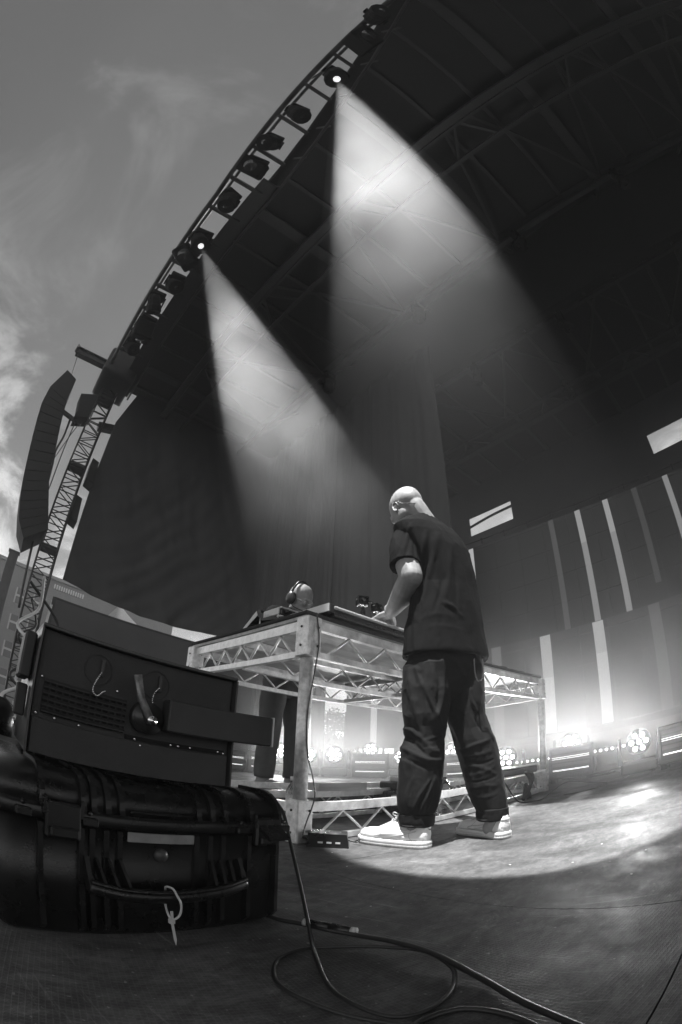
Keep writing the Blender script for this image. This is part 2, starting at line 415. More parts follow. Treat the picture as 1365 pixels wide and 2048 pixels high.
# tower: square lattice mast
def lattice(name, label, cat, d, l, z0, z1, wd, step, m_, ch=.055, br=.03, group=None):
    t = thing(name, label, cat, S(d, l, z0), group=group); inv = -S(d, l, z0); h = wd / 2
    c = [(-h, -h), (h, -h), (h, h), (-h, h)]
    for a, b in c:
        q = MB(); q.cyl(S(d + a, l + b, z0), S(d + a, l + b, z1), ch / 2, 10); q.build('chord', m_, t, loc=inv)
    for i in range(4):
        a, b = c[i]; a2, b2 = c[(i + 1) % 4]; q = MB(); z = z0; k = 0
        while z + step <= z1:
            q.cyl(S(d + a, l + b, z), S(d + a2, l + b2, z), br / 2, 6)
            if k % 2 == 0: q.cyl(S(d + a, l + b, z + .05), S(d + a2, l + b2, z + step - .05), br / 2, 6)
            else: q.cyl(S(d + a2, l + b2, z + .05), S(d + a, l + b, z + step - .05), br / 2, 6)
            z += step; k += 1
        q.build('bracing', m_, t, loc=inv)
    z = z0 + 1.15
    while z < z1:
        q = MB(); q.box(S(d, l, z), (wd * .96, wd * .96, .09), Matrix.Rotation(R(40), 3, 'Z')); q.build('joint_plate', m_, t, loc=inv); z += 2.3
    return t
lattice('truss_tower', 'tall dark lattice mast rising beside the hanging line of loudspeakers to the roof corner', 'tower', .22, 10.75, -1.7, 9.2, .46, .36, dark_metal)
# two plain steel posts left of the mast
for d, l, z1, w_, lab in ((-.62, 11.6, 3.9, .26, 'grey steel post nearest the left side of the lattice mast, the taller of two'), (-.95, 12.4, 3.2, .30, 'shorter grey steel post at the left border, farther from the lattice mast')):
    p = MB(); p.box((0, 0, (z1 + 1.7) / 2), (w_, w_ * .6, z1 + 1.7)); p.box((0, 0, z1 + 1.7 + .02), (w_ * 1.25, w_ * .8, .04)); p.box((0, -w_ * .31, (z1 + 1.7) / 2), (w_ * .3, .02, z1 + 1.6))
    tag(p.build('steel_post', mat('post_grey', .13, .6, .2, n_scale=4, n_amt=.3), loc=S(d, l, -1.7), rot=(0, 0, R(40))), lab, 'post', 'steel posts by the mast')

# line array of loudspeakers: outline in the (depth, height) plane
outer = [(-1.20, 8.72), (-1.41, 7.95), (-1.40, 7.4), (-1.30, 6.85), (-1.19, 6.3), (-1.08, 5.75), (-.97, 5.2), (-.84, 4.7), (-.70, 4.27), (-.44, 3.90)]
inner = [(-.84, 8.62), (-.78, 7.82), (-.72, 7.45), (-.63, 7.0), (-.52, 6.5), (-.44, 5.95), (-.33, 5.5), (-.17, 5.05), (-.05, 4.7), (.06, 4.36)]
la = thing('line_array', 'long curved hanging stack of dark covered loudspeakers against the sky at left', 'loudspeaker', S(-1, 10.9, 8.7)); li = -S(-1, 10.9, 8.7)
def cab(o0, i0, o1, i1, w0, w1, name='cabinet'):
    m = MB(); L0 = 10.9 - .62; L1 = 10.9 + .55
    vs = [S(o0[0], L0, o0[1]), S(i0[0], L0 + .08, i0[1]), S(i1[0], L0 + .08, i1[1]), S(o1[0], L0, o1[1]), S(o0[0], L1, o0[1]), S(i0[0], L1 - .1, i0[1]), S(i1[0], L1 - .1, i1[1]), S(o1[0], L1, o1[1])]
    m.add(vs, [(0, 1, 2, 3), (7, 6, 5, 4), (0, 4, 5, 1), (1, 5, 6, 2), (2, 6, 7, 3), (3, 7, 4, 0)])
    return m.build(name, mat('speaker_cover', .026, .75, n_scale=3, n_amt=.3, bump=.6, b_scale=9), la, loc=li)
for i in range(1, len(outer) - 1):
    for h_ in (0, .5):
        f = lambda a, b, t: (a[0] + (b[0] - a[0]) * t, a[1] + (b[1] - a[1]) * t)
        cab(f(outer[i], outer[i + 1], h_), f(inner[i], inner[i + 1], h_), f(outer[i], outer[i + 1], h_ + .462), f(inner[i], inner[i + 1], h_ + .462), 0, 0)
cab(outer[0], inner[0], (-1.41, 7.97), (-.80, 7.84), 0, 0, 'top_cover')
# smaller covered box and its pipe
wb = thing('covered_box', 'small wrapped black box hanging between the line array and the lattice mast', 'box', S(-.25, 10.9, 8.2)); wi = -S(-.25, 10.9, 8.2)
m = MB()
pl = [(-.53, 8.52), (-.05, 8.74), (.05, 8.62), (.05, 8.0), (-.02, 7.9), (-.3, 7.78), (-.42, 7.72), (-.40, 7.95)]
vs = [S(a, 10.7, b) for a, b in pl] + [S(a, 11.2, b) for a, b in pl]; n = len(pl)
m.add(vs, [tuple(range(n)), tuple(reversed(range(n, 2 * n)))] + [(i, (i + 1) % n, n + (i + 1) % n, n + i) for i in range(n)])
m.build('wrapping', mat('speaker_cover', 0), wb, loc=wi)
m = MB(); m.bar(S(-.85, 10.9, 7.86), S(-.15, 10.9, 7.70), .10, .10); m.build('support_bar', dark_metal, wb, loc=wi)
def hang(lab, pts, r, name='rigging_cable', grp=None):
    m = MB(); P = [S(*p) for p in pts]; b0 = P[0]; m.tube([p - b0 for p in crv(P, 6)], r, 6)
    return tag(m.build(name, mat('rigging', .03, .5), loc=b0), lab, 'cable', grp)
hang('steel chain from the tip of the I beam down to the line array', [(-1.22, 10.75, 9.8), (-1.1, 10.8, 9.2), (-1.0, 10.9, 8.66)], .013)
hang('steel chain from the middle of the I beam down to the small covered box', [(-.25, 10.75, 9.8), (-.22, 10.8, 9.3), (-.18, 10.9, 8.68)], .013)
hang('slack thin cable hanging from the covered box down past the mast', [(-.2, 10.9, 7.72), (-.35, 10.9, 7.0), (-.5, 10.9, 6.2), (-.62, 10.9, 5.8), (-.5, 10.9, 5.5), (-.4, 10.9, 5.9), (-.55, 10.9, 6.1)], .011)
hang('thick cable bundle looping down between the line array and the mast', [(-.5, 10.9, 7.75), (-.46, 10.95, 7.2), (-.5, 10.95, 6.7), (-.42, 10.95, 6.2), (-.36, 10.95, 5.6), (-.3, 10.95, 4.9), (-.2, 10.9, 4.0), (-.1, 10.9, 2.5)], .032)
hang('thin chain hanging straight beside the thick cable bundle', [(-.32, 10.9, 7.7), (-.31, 10.9, 6.8), (-.28, 10.9, 5.7), (-.3, 10.9, 5.2)], .016)
for (d, z) in ((.55, 6.5), (.45, 5.35)):
    m = MB(); pp = [(0, 0), (.2, -.05), (.26, -.7), (.02, -.62)]
    vs = [S(a, -.25, b) for a, b in pp] + [S(a, .25, b) for a, b in pp]
    m.add(vs, [(0, 1, 2, 3), (7, 6, 5, 4), (0, 4, 5, 1), (1, 5, 6, 2), (2, 6, 7, 3), (3, 7, 4, 0)])
    tag(m.build('speaker_box', mat('speaker_cover', 0), loc=S(d, 10.95, z + .3)), 'upper small black speaker box on the right side of the lattice mast' if z > 6 else 'lower small black speaker box on the right side of the lattice mast', 'loudspeaker')
m = MB(); m.bar(S(.35, 11.2, 8.1), S(1.3, 11.2, 8.35), .22, .2)
tag(m.build('roof_strut', dark_metal), 'short grey steel beam between the lattice mast and the side drape', 'beam')

# side drape: hung cloth with pulled folds
def drape_sheet(name, fn, nu, nv, m, thick=.012):
    vs = []; fs = []
    for i in range(nu + 1):
        for j in range(nv + 1): vs.append(fn(i / nu, j / nv))
    for i in range(nu):
        for j in range(nv): a = i * (nv + 1) + j; fs.append((a, a + nv + 1, a + nv + 2, a + 1))
    me = MB().add(vs, fs, True); o = me.build(name, m); md = o.modifiers.new('t', 'SOLIDIFY'); md.thickness = thick
    return o
def side(u, v):
    d = .78 + u * (6.16 - .78); z0 = 3.52 - .22 * math.sin(math.pi * min(1, u * 1.0)) ; z1 = 9.6
    if u < .06: z1 = 8.25 + u / .06 * 1.35
    z = z0 + (z1 - z0) * v
    # swept folds running from the lower left up to the right
    arc = math.hypot((d + 1.5) / 1.0, (z - 10.5) / 1.0)
    k = (1 - v) ** 1.2 * math.sin(math.pi * min(1, u * 1.05)) ** .6
    f = .035 * k * (math.sin(arc * 6.5 + 1.6 * noise.noise(Vector((d * .5, z * .35, 4))) * 2) + .55 * math.sin(arc * 14 + d + 3 * noise.noise(Vector((d * .8, z * .5, 9))))) + .07 * noise.noise(Vector((d * 1.6 + z * .5, z * .35, 2))) * (1 - v * .5) + .03 * noise.noise(Vector((d * 4 + z * 1.5, z * .8 - d * .5, 5)))
    f += .10 * math.sin(u * 3.1) * math.sin(v * 3.1) + .06 * noise.noise(Vector((d * .7, z * .5, 1)))
    l = 10.9 + f - .0
    dd = d + (.10 * (1 - v) * 0)
    return S(dd, l, z)
o = drape_sheet('side_drape', side, 190, 160, drape_m); tag(o, 'big dark side curtain of the stage with swept folds, above the strip of sky', 'curtain')
def inner_dr(u, v):
    l = 11.05 - u * (11.05 - 7.42); z = .02 + v * 9.6
    f = .06 * math.sin(l * 9 + .5 * math.sin(z * .8)) + .03 * math.sin(l * 21 + 1) + .02 * math.sin(l * 40)
    return S(6.05 + f, l, z)
o = drape_sheet('wing_drape', inner_dr, 200, 30, drape_m); tag(o, 'dark vertical curtain behind the technician, between side curtain and screens', 'curtain')
o['label'] = 'dark vertical curtain behind the technician, between side curtain and screens'

def border(u, v):
    l = 7.5 - u * 3.3; z = 2.6 + v * 7.0
    return S(6.12 + .05 * math.sin(l * 8 + .4 * math.sin(z)) + .02 * math.sin(l * 19), l, z)
o = drape_sheet('border_drape', border, 120, 20, drape_m); tag(o, 'dark header curtain hung high between the wing curtain and the upper video wall', 'curtain')
# eyelets along the lower edge of the side drape
# low scrim wall in front of the sky gap
m = MB(); sbox(m, .66, 5.95, 10.28, 10.33, -.02, 2.86)
sc1 = thing('side_screen', 'low plain grey fabric wall behind the fog machine, below the side curtain', 'wall', S(.66, 10.3, 0)); m.build('fabric', scrim_m, sc1, loc=-S(.66, 10.3, 0))
m = MB()
for a in ((.62, .70, 10.26, 10.36, -1.6, 2.9), (.66, 5.95, 10.27, 10.35, 2.86, 2.91)): sbox(m, *a)
m.build('frame', dark_metal, sc1, loc=-S(.66, 10.3, 0))

# rear wall with its two openings (12 m back)
bwl = MB()
W0, W1, Z0, Z1 = -12.6, 14.5, -.02, 9.55     # lateral
for l0, l1, z0, z1 in ((-W1, 11, Z0, 7.62), (-W1, 11, 8.30, Z1), (7.43, 11, 7.62, 8.30), (.62, 5.72, 7.62, 8.30), (-W1, -1.6, 7.62, 8.30)):
    sbox(bwl, 12.0, 12.04, l0, l1, z0, z1)
tag(bwl.build('rear_wall', drape_m), 'huge dark rear wall of the stage with two bright slots near the roof', 'wall')
m = MB(); m.tube(crv([S(12.1, 7.5, 8.02), S(12.1, 6.6, 8.13), S(12.1, 5.6, 8.16)]), .045, 8)
tag(m.build('slot_pipe', truss_black), 'black pipe crossing the small bright slot above the musician', 'pipe')
m = MB(); m.tube(crv([S(12.1, .3, 7.5), S(12.1, -.4, 7.62), S(12.1, -1.6, 7.66)]), .045, 8)
tag(m.build('slot_pipe', truss_black), 'black pipe crossing the bright slot at the right border', 'pipe')

# LED walls
LN = R(45); LNV = Vector((math.sin(LN), math.cos(LN), 0)); LTV = Vector((math.cos(LN), -math.sin(LN), 0))
def led(name, lab, D, z0, z1, s0, s1, stripes, pv, pw, ph):
    t = thing(name, lab, 'screen', LNV * D + Vector((0, 0, z0)), R(-45))
    m = MB(); m.bbox(s0, s1, .012, .10, 0, z1 - z0); m.build('cabinet', led_off, t)
    m = MB(); s = s0                                     # the face is cut in modules
    me = MB()
    while s < s1 - .01:
        z = 0
        while z < z1 - z0 - .01:
            m.bbox(s + .0015, min(s + pw, s1) - .0015, 0, .01, z + .0015, min(z + ph, z1 - z0) - .0015); z += ph
        s += pw
    m.build('panel_face', emis('panel_face_%d' % int(pv * 1e4), .018, pv), t)
    for (s, w_, za, zb, e) in stripes:
        m = MB(); m.bbox(s - w_ / 2, s + w_ / 2, -.004, -.001, za - z0, zb - z0)
        m.build('light_stripe', emis('lit_stripe_%d' % int(e * 1000), .03, e), t)
    return t
led('led_screen', 'lower dark video wall with broad pale vertical stripes behind the floor lamps', 7.2, .62, 2.27, -6.8, 5.0,
    [(-6.04, .16, .63, 2.26, .42), (-3.32, .18, .63, 2.26, .10), (-2.40, .185, .63, 1.55, .42), (-2.40, .185, 1.551, 2.26, .32), (-1.46, .185, .63, 1.75, .42), (-1.46, .185, 1.751, 2.26, .34), (-.49, .19, .63, 2.26, .07), (.45, .19, .63, 2.26, .3), (1.4, .19, .63, 2.26, .3)], .022, .5, .5)
led('led_screen', 'upper dark video wall with thin pale vertical stripes above the lower screen', 7.32, 2.275, 4.34, -6.2, 5.0,
    [(-3.72, .10, 3.2, 4.33, .40), (-2.01, .10, 2.28, 4.33, .045), (-1.47, .105, 2.28, 3.7, .20), (-1.47, .105, 3.701, 4.33, .26), (-.91, .105, 2.28, 3.7, .20), (-.91, .105, 3.701, 4.33, .27), (-.33, .105, 2.6, 4.33, .03), (.3, .105, 2.28, 4.33, .2)], .0035, .5, .5)
# riser under the screens
rs = MB(); P = [LNV * 6.75 + LTV * -6.9, LNV * 6.75 + LTV * 5, LNV * 7.6 + LTV * 5, LNV * 7.6 + LTV * -6.9]
rs.add([p + Vector((0, 0, .001)) for p in P] + [p + Vector((0, 0, .5)) for p in P], [(3, 2, 1, 0), (4, 5, 6, 7), (0, 1, 5, 4), (1, 2, 6, 5), (2, 3, 7, 6), (3, 0, 4, 7)])
tag(rs.build('screen_plinth', mat('riser_grey', .16, .6, n_scale=4, n_amt=.3)), 'long grey plinth under the lower video wall, behind the floor lamps', 'plinth')
hooks = thing('hanging_bar', 'thin black bar with small clamps above the upper video wall', 'bar', LNV * 7.4 + Vector((0, 0, 4.5)), R(-45))
m = MB(); m.cyl((-6.2, 0, 0), (5, 0, 0), .012); m.build('pipe', truss_black, hooks)
for k in range(22):
    m = MB(); m.box((-6 + k * .5, 0, -.05), (.02, .02, .08)); m.box((-6 + k * .5, 0, .01), (.035, .03, .03)); m.build('clamp', dark_metal if k % 3 == 0 else truss_black, hooks)

# riser for the technician's side
m = MB(); sbox(m, 1.2, 4.6, 2.82, 5.2, .001, .12)
tag(m.build('low_platform', deck_m), 'low dark platform on the floor under the feet of the technician', 'platform')

# things beyond the open side: building, pale tent, trees, scaffold
bt = thing('apartment_block', 'pale grey rendered building with rows of white framed windows behind the lattice mast', 'building', S(5, 30, -1.7)); bi = -S(5, 30, -1.7)
m = MB(); sbox(m, -2.5, 10.5, 30, 42, -1.7, 8.75); m.build('wall', bld_m, bt, loc=bi)
m = MB(); sbox(m, -2.7, 10.7, 29.8, 42.2, 8.75, 8.95); m.build('roof_edge', mat('roof_edge', .3, .7), bt, loc=bi)
for c in range(10):
    for r_ in range(5):
        d0 = -2.0 + c * 1.25; z0 = -.6 + r_ * 1.75; ww = .62
        f = MB(); 
        for a in ((d0, d0 + .1, z0, z0 + 1.0), (d0 + ww, d0 + ww + .1, z0, z0 + 1.0), (d0 + .1, d0 + ww, z0 + .45, z0 + .58)): sbox(f, a[0], a[1], 29.93, 29.99, a[2], a[3])
        fo = f.build('window', win_m, bt, loc=bi)
        p = MB(); sbox(p, d0 + .1, d0 + ww, 29.96, 29.985, z0, z0 + 1.0); p.build('pane', pane_m, fo)
for k in range(13):
    m = MB(); sbox(m, 1.7 + k * .17, 1.8 + k * .17, 29.9, 29.98, 8.2, 8.5); m.build('vent', mat('vent_white', .7, .6), bt, loc=bi)
tn = thing('marquee_tent', 'pale peaked tent roof showing under the side curtain, right of the building', 'tent', S(8, 20, 0)); ti = -S(8, 20, 0)
m = MB()
for (a, b, c_) in (((3.0, 4.6), (4.3, 5.95), (6.4, 4.9)),):
    nn = 16; rows = []
    for k in range(nn + 1):
        t = k / nn; d = a[0] + (c_[0] - a[0]) * t
        pk = (b[0] - a[0]) / (c_[0] - a[0])
        zt = a[1] + (b[1] - a[1]) * (t / pk) ** 1.6 if t < pk else c_[1] + (b[1] - c_[1]) * ((1 - t) / (1 - pk)) ** 1.6
        rows.append([S(d, 20, zt), S(d, 22.5, zt - 1.2), S(d, 22.5, 3.0), S(d, 20, 3.0)])
    m.loft(rows, True)
m.build('canopy', mat('tent_cloth', .55, .8), tn, loc=ti)
for d in (3.1, 6.3):
    m = MB(); m.cyl(S(d, 20.2, -1.7), S(d, 20.2, 4.0), .05, 8); m.build('pole', dark_metal, tn, loc=ti)

def tree(label, d, l, h, cr, seed, group):
    rd = random.Random(seed); t = thing('tree', label, 'tree', S(d, l, -1.7), group=group)
    m = MB(); m.tube([(0, 0, 0), (.1, 0, h * .3), (.05, .1, h * .62), (0, 0, h * .85)], [.28, .2, .12, .04], 8)
    for k in range(7):
        a = rd.uniform(0, 6.28); z = h * rd.uniform(.35, .7); q = cr * rd.uniform(.5, .8)
        m.tube([(0, 0, z), (math.cos(a) * q * .5, math.sin(a) * q * .5, z + .5 * q), (math.cos(a) * q, math.sin(a) * q, z + .8 * q)], [.08, .05, .02], 5)
    m.build('trunk', bark_m, t)
    c = MB(); cl = [(rd.uniform(-1, 1) * cr * .7, rd.uniform(-1, 1) * cr * .7, h * rd.uniform(.5, .95), cr * rd.uniform(.28, .5)) for _ in range(14)]
    for _ in range(3600):
        x, y, z, q = rd.choice(cl); v = Vector((rd.gauss(0, 1), rd.gauss(0, 1), rd.gauss(0, 1))).normalized() * q * rd.uniform(.55, 1.08)
        p = Vector((x, y, z)) + v; a = Vector((rd.gauss(0, 1), rd.gauss(0, 1), rd.gauss(0, 1))).normalized(); b = a.orthogonal().normalized(); s = rd.uniform(.06, .14)
        c.add([p - a * s, p + b * s * .6, p + a * s, p - b * s * .6], [(0, 1, 2, 3)])
    c.build('crown', leaf_m, t)
def azp(az, r, z=0): return (math.sin(R(az)) * r, math.cos(R(az)) * r, z)
def dl(az, r): x, y, _ = azp(az, r); v = Vector((x, y, 0)); return v.dot(DV), v.dot(LV)
tree('leafy tree seen in the gap under the table left of the video wall', *dl(-1.2, 34), 5.4, 1.9, 3, 'trees beyond the stage')
tree('smaller leafy tree in the same gap, nearer the edge of the video wall', *dl(1.0, 40), 4.2, 1.7, 5, 'trees beyond the stage')
s = thing('scaffold', 'pale scaffold frame beyond the stage, seen in the gap beside the video wall', 'scaffold', azp(1.6, 24, -1.7), R(-40))
for a in (-1.2, 0, 1.2):
    m = MB(); m.cyl((a, 0, 0), (a, 0, 4.6), .04, 8); m.build('post', dark_metal, s)
for z in (1.2, 2.4, 3.6, 4.5):
    m = MB(); m.cyl((-1.2, 0, z), (1.2, 0, z), .03, 8); m.build('rail', dark_metal, s)
#PART3
# ================================================================== LAMPS
def spotlight(name, parent, loc, target, watts, deg, blend, size=.05, smooth=0):
    l = bpy.data.lights.new(name, 'SPOT'); l.energy = watts; l.spot_size = R(deg); l.spot_blend = blend; l.shadow_soft_size = size
    if smooth:
        l.use_nodes = True; q = l.node_tree; em = q.nodes.get('Emission'); fo = q.nodes.new('ShaderNodeLightFalloff'); fo.inputs['Strength'].default_value = 1; fo.inputs['Smooth'].default_value = smooth; q.links.new(fo.outputs['Quadratic'], em.inputs['Strength'])
    o = bpy.data.objects.new(name, l); COL.objects.link(o); o.location = loc
    o.rotation_euler = (Vector(target) - Vector(loc)).to_track_quat('-Z', 'Y').to_euler()
    return o
# hung lamps of the front truss: body built pointing along local -z, base at top
def head_mesh(parent, lens_mat, s=1.0, square=False):
    m = MB()
    if square:
        m.bbox(-.2 * s, .2 * s, -.14 * s, .14 * s, -.3 * s, .12 * s, .03 * s)
    else:
        rings = []
        for z, r in ((.2, .07), (.19, .12), (.1, .15), (-.05, .155), (-.1, .17), (-.2, .175), (-.23, .16)):
            rings.append([(math.cos(a) * r * s * 1.05, math.sin(a) * r * s * .95, z * s) for a in [2 * math.pi * k / 12 for k in range(12)]])
        m.loft(rings, False)
    h = m.build('head', lamp_black, parent)
    m = MB(); m.cyl((0, 0, -.225 * s if not square else -.3 * s), (0, 0, (-.24 if not square else -.312) * s), (.052 if not square else .10) * s, 20)
    m.build('lens', lens_mat, h)
    return h
def hung_lamp(label, d, l, aim=None, lit=False, square=False, s=1.0, z=8.80, grp='lamps hanging along the front truss'):
    t = thing('stage_lamp', label, 'stage lamp', S(d, l, 9.15), R(40) + random.uniform(-.2, .2), grp)
    m = MB(); m.bbox(-.17 * s, .17 * s, -.12 * s, .12 * s, -.12, 0, .015); m.box((-.1, 0, .04), (.04, .05, .1)); m.box((.1, 0, .04), (.04, .05, .1)); m.build('base', lamp_black, t)
    for sx in (-1, 1): m = MB(); m.loft([[(sx * .17 * s, -.05, -.1), (sx * .21 * s, -.05, -.1), (sx * .21 * s, .05, -.1), (sx * .17 * s, .05, -.1)], [(sx * .185 * s, -.045, -.40), (sx * .215 * s, -.045, -.40), (sx * .215 * s, .045, -.40), (sx * .185 * s, .045, -.40)]], False); m.build('yoke_arm', lamp_black, t)
    e = head_mesh(t, beam_on if lit else glass_dark, s, square)
    e.location = (0, 0, -.36)
    if aim is not None:
        wdir = (Vector(aim) - S(d, l, 9.15 - .36)).normalized(); loc = Matrix.Rotation(-t.rotation_euler[2], 3, 'Z') @ wdir
        e.rotation_euler = loc.to_track_quat('-Z', 'Y').to_euler()
    else: e.rotation_euler = (random.uniform(-.7, .7), random.uniform(-.7, .7), 0)
    return t
L1P = Vector((-.351, .533, 8.6)); L1H = Vector((.88, 2.12, 0)); L2P = Vector((-2.94, 3.90, 8.6)); L2H = Vector((.88, 3.52, 0))
def inv(p): return p.dot(DV), p.dot(LV)
BEAM_W = 18000
for P, H, lab, wt in ((L1P, L1H, 'lit stage lamp near the top of the picture, throwing the larger beam downwards', BEAM_W), (L2P, L2H, 'lit stage lamp lower along the front truss, throwing the smaller beam over the table', BEAM_W * .8)):
    ax = (H - P).normalized(); pv = P - ax * .26; d, l = inv(Vector((pv.x, pv.y, 0)))
    t = hung_lamp(lab, d, l, aim=H, lit=True, s=1.15); t.location.z = pv.z + .36
    spotlight('lamp_light', t, P + ax * .05, H, wt, 11.9, .10, .03, 20)
others = [(-.15, -.15, 1, 'square boxy stage lamp near the upper picture border, just above the larger lit lamp'), (-.35, -.75, 0, 'dark stage lamp nearest the upper picture border'), (.02, 1.6, 0, 'dark stage lamp hanging first below the larger lit lamp'),
          (.05, 2.35, 0, 'dark stage lamp hanging second below the larger lit lamp'), (.12, 2.95, 1, 'square dark stage lamp with cables, third below the larger lit lamp'), (.15, 3.8, 0, 'dark stage lamp hanging next above the smaller lit lamp'),
          (.15, 5.45, 1, 'square dark stage lamp hanging next below the smaller lit lamp'), (.25, 6.2, 0, 'dark stage lamp hanging second below the smaller lit lamp'), (.1, 6.9, 0, 'dark stage lamp hanging third below the smaller lit lamp'),
          (.2, 7.7, 1, 'square dark stage lamp fourth below the smaller lit lamp'), (.15, 8.5, 0, 'dark stage lamp hanging nearest the roof corner above the mast')]
for d, l, sq, lab in others: hung_lamp(lab, d, l, square=bool(sq), s=1.0 + .2 * (sq))
# small fixtures further in under the roof
for i, (d, l, z, wh) in enumerate(((4.8, 3.4, 8.9, 'on the inner beam within the larger beam of light'), (4.8, 6.4, 8.9, 'on the inner beam between the two beams of light'), (4.8, .6, 8.9, 'on the inner beam right of the larger beam of light'), (4.8, -2.1, 8.9, 'on the inner beam near the right border'),
      (7.2, 3.6, 8.8, 'deep under the roof above the musician'), (7.2, 1.0, 8.8, 'deep under the roof right of the musician'), (9.3, 2.0, 8.7, 'deepest under the roof, above the upper video wall'))):
    hung_lamp('small dark stage lamp ' + wh, d, l, s=.8, z=z, grp='lamps deep under the roof')
# small bright hardware glints: steel shackles on the beams
rnd = random.Random(3)
m0 = None
GL = [(850, 470), (700, 455), (860, 620), (935, 670), (990, 745), (730, 990), (1085, 878), (1255, 150), (1350, 300), (1125, 1010), (925, 996)]
# ------------------------------------------------------------------ floor lamps
def moving_head(label, az, r, s=1.0, yaw=0, z=0, watts=60, lit=True, tilt=0):
    x, y, _ = azp(az, r); t = thing('moving_head_lamp', label, 'stage lamp', (x, y, z), R(-az) + yaw, 'lit lamps on the stage floor')
    m = MB(); m.bbox(-.17 * s, .17 * s, -.14 * s, .14 * s, .015, .13 * s, .02); 
    for a in (-.13, .13):
        for b in (-.1, .1): m.box((a * s, b * s, .0085), (.04, .04, .015))
    m.build('base', black_metal, t)
    for sx in (-1, 1):
        m = MB(); m.loft([[(sx * .155 * s, -.06 * s, .11 * s), (sx * .2 * s, -.06 * s, .11 * s), (sx * .2 * s, .06 * s, .11 * s), (sx * .155 * s, .06 * s, .11 * s)],
                [(sx * .17 * s, -.07 * s, .25 * s), (sx * .205 * s, -.07 * s, .25 * s), (sx * .205 * s, .07 * s, .25 * s), (sx * .17 * s, .07 * s, .25 * s)],
                [(sx * .17 * s, -.03 * s, .36 * s), (sx * .195 * s, -.03 * s, .36 * s), (sx * .195 * s, .03 * s, .36 * s), (sx * .17 * s, .03 * s, .36 * s)]], False); m.build('yoke_arm', black_metal, t)
    m = MB(); rings = []
    for yy, r_ in ((.13, .05), (.12, .08), (.02, .112), (-.08, .12), (-.11, .112)):
        rings.append([(math.cos(a) * r_ * s, yy * s, .30 * s + math.sin(a) * r_ * s) for a in [2 * math.pi * k / 24 for k in range(24)]])
    m.loft(rings, True); h = m.build('head', black_metal, t)
    for k in range(7):
        a = k * math.pi / 3; rr = 0 if k == 6 else .068 * s
        m = MB(); m.ball((math.cos(a) * rr, -.112 * s, .30 * s + math.sin(a) * rr), (.021 * s, .010 * s, .021 * s), 14, 8); m.build('lens', lamp_on if lit else glass_dark, h)
    if lit:
        p = Vector((x, y, z + .32 * s)); tow = (Vector((0, 0, .5)) - p).normalized(); 
        spotlight('lamp_light', t, p + tow * .16, p + tow * 3 + Vector((0, 0, 1.6)), watts * .9, 120, .9, .09, .7)
    return t
moving_head('bright round floor lamp with seven lenses between two strobe boxes at the right', 37.2, 4.35, 1.0, watts=240)
moving_head('bright round floor lamp behind the strobe box right of the table', 28.9, 5.6, 1.1, z=.08, watts=230)
moving_head('bright round floor lamp beside the right shin of the musician', 20.9, 4.9, 1.0, z=.05, watts=130)
moving_head('bright round floor lamp seen between the legs of the musician', 14.6, 6.9, 1.2, z=.12, watts=130)
moving_head('bright round floor lamp behind the strobe box in the middle, seen under the table', 4.7, 8.6, 1.25, z=.2, watts=140)
moving_head('bright round floor lamp right of the front table leg', .4, 7.3, 1.2, z=.1, watts=105)
moving_head('bright round floor lamp half hidden by the front table leg', -2.7, 7.3, 1.1, z=.1, watts=125)
moving_head('bright round floor lamp between the legs of the technician', -6.2, 7.2, 1.15, z=.12, watts=260)
moving_head('bright round floor lamp hidden mostly behind the left shin of the musician', 8.4, 7.5, 1.1, z=.1, watts=40)

def strobe_box(label, az, r, s=1.0, yaw=0, z=0):
    x, y, _ = azp(az, r); t = thing('strobe_box', label, 'stage lamp', (x, y, z), R(-az) + yaw, 'boxy strobe lamps in a row on the floor')
    W, H, D = .23 * s, .38 * s, .13 * s
    m = MB(); m.bbox(-W, W, -D * .6, D, .04 * s, H, .012)
    for sx in (-1, 1):
        for b in (-.4, .7): m.box((sx * W * .8, b * D, .022 * s), (.05 * s, .05 * s, .044 * s))
    m.build('body', black_metal, t)
    m = MB()
    for a in ((-W * .96, W * .96, H - .035 * s, H - .012 * s), (-W * .96, W * .96, .055 * s, .075 * s), (-W * .96, -W * .86, .075 * s, H - .035 * s), (W * .86, W * .96, .075 * s, H - .035 * s)): m.bbox(a[0], a[1], -D * .6 - .014, -D * .6 - .001, a[2], a[3])
    m.build('bezel', dark_metal, t)
    m = MB()
    for k in range(4): m.bbox(-W * .84, W * .84, -D * .6 - .010, -D * .6 - .002, H * (.45 + .12 * k), H * (.45 + .12 * k) + .030 * s)
    m.build('reflector_panel', grille_m, t)
    for zz in (.655, .70): m = MB(); m.bbox(-W * .84, W * .84, -D * .6 - .016, -D * .6 - .011, H * zz, H * zz + .006 * s); m.build('tube', lamp_bar, t)
    m = MB(); m.bbox(-W * .8, W * .8, -D * .6 - .02, -D * .6 - .004, H * .33, H * .36); m.build('lower_tube', lamp_bar, t)
    for sx in (-1, 1): m = MB(); m.tube(crv([(sx * W * 1.02, 0, H * .6), (sx * W * 1.1, 0, H * .5), (sx * W * 1.1, 0, H * .25), (sx * W * 1.02, 0, H * .15)]), .012 * s, 6)
    m.build('bracket', black_metal, t)
    return t
strobe_box('black strobe box on the floor directly right of the table', 28.9, 5.0, 1.02, R(-8))
strobe_box('black strobe box cut by the right picture border', 42.9, 4.25, 1.02, R(-8))
strobe_box('pale hazed strobe box in the middle, seen under the table', 4.7, 7.9, 1.25, 0, .02)
strobe_box('black strobe box behind the legs of the technician at the left', -8.0, 7.9, 1.1, R(10), .02)
strobe_box('strobe box seen between the legs of the musician', 15.7, 6.0, 1.0, 0, .05)
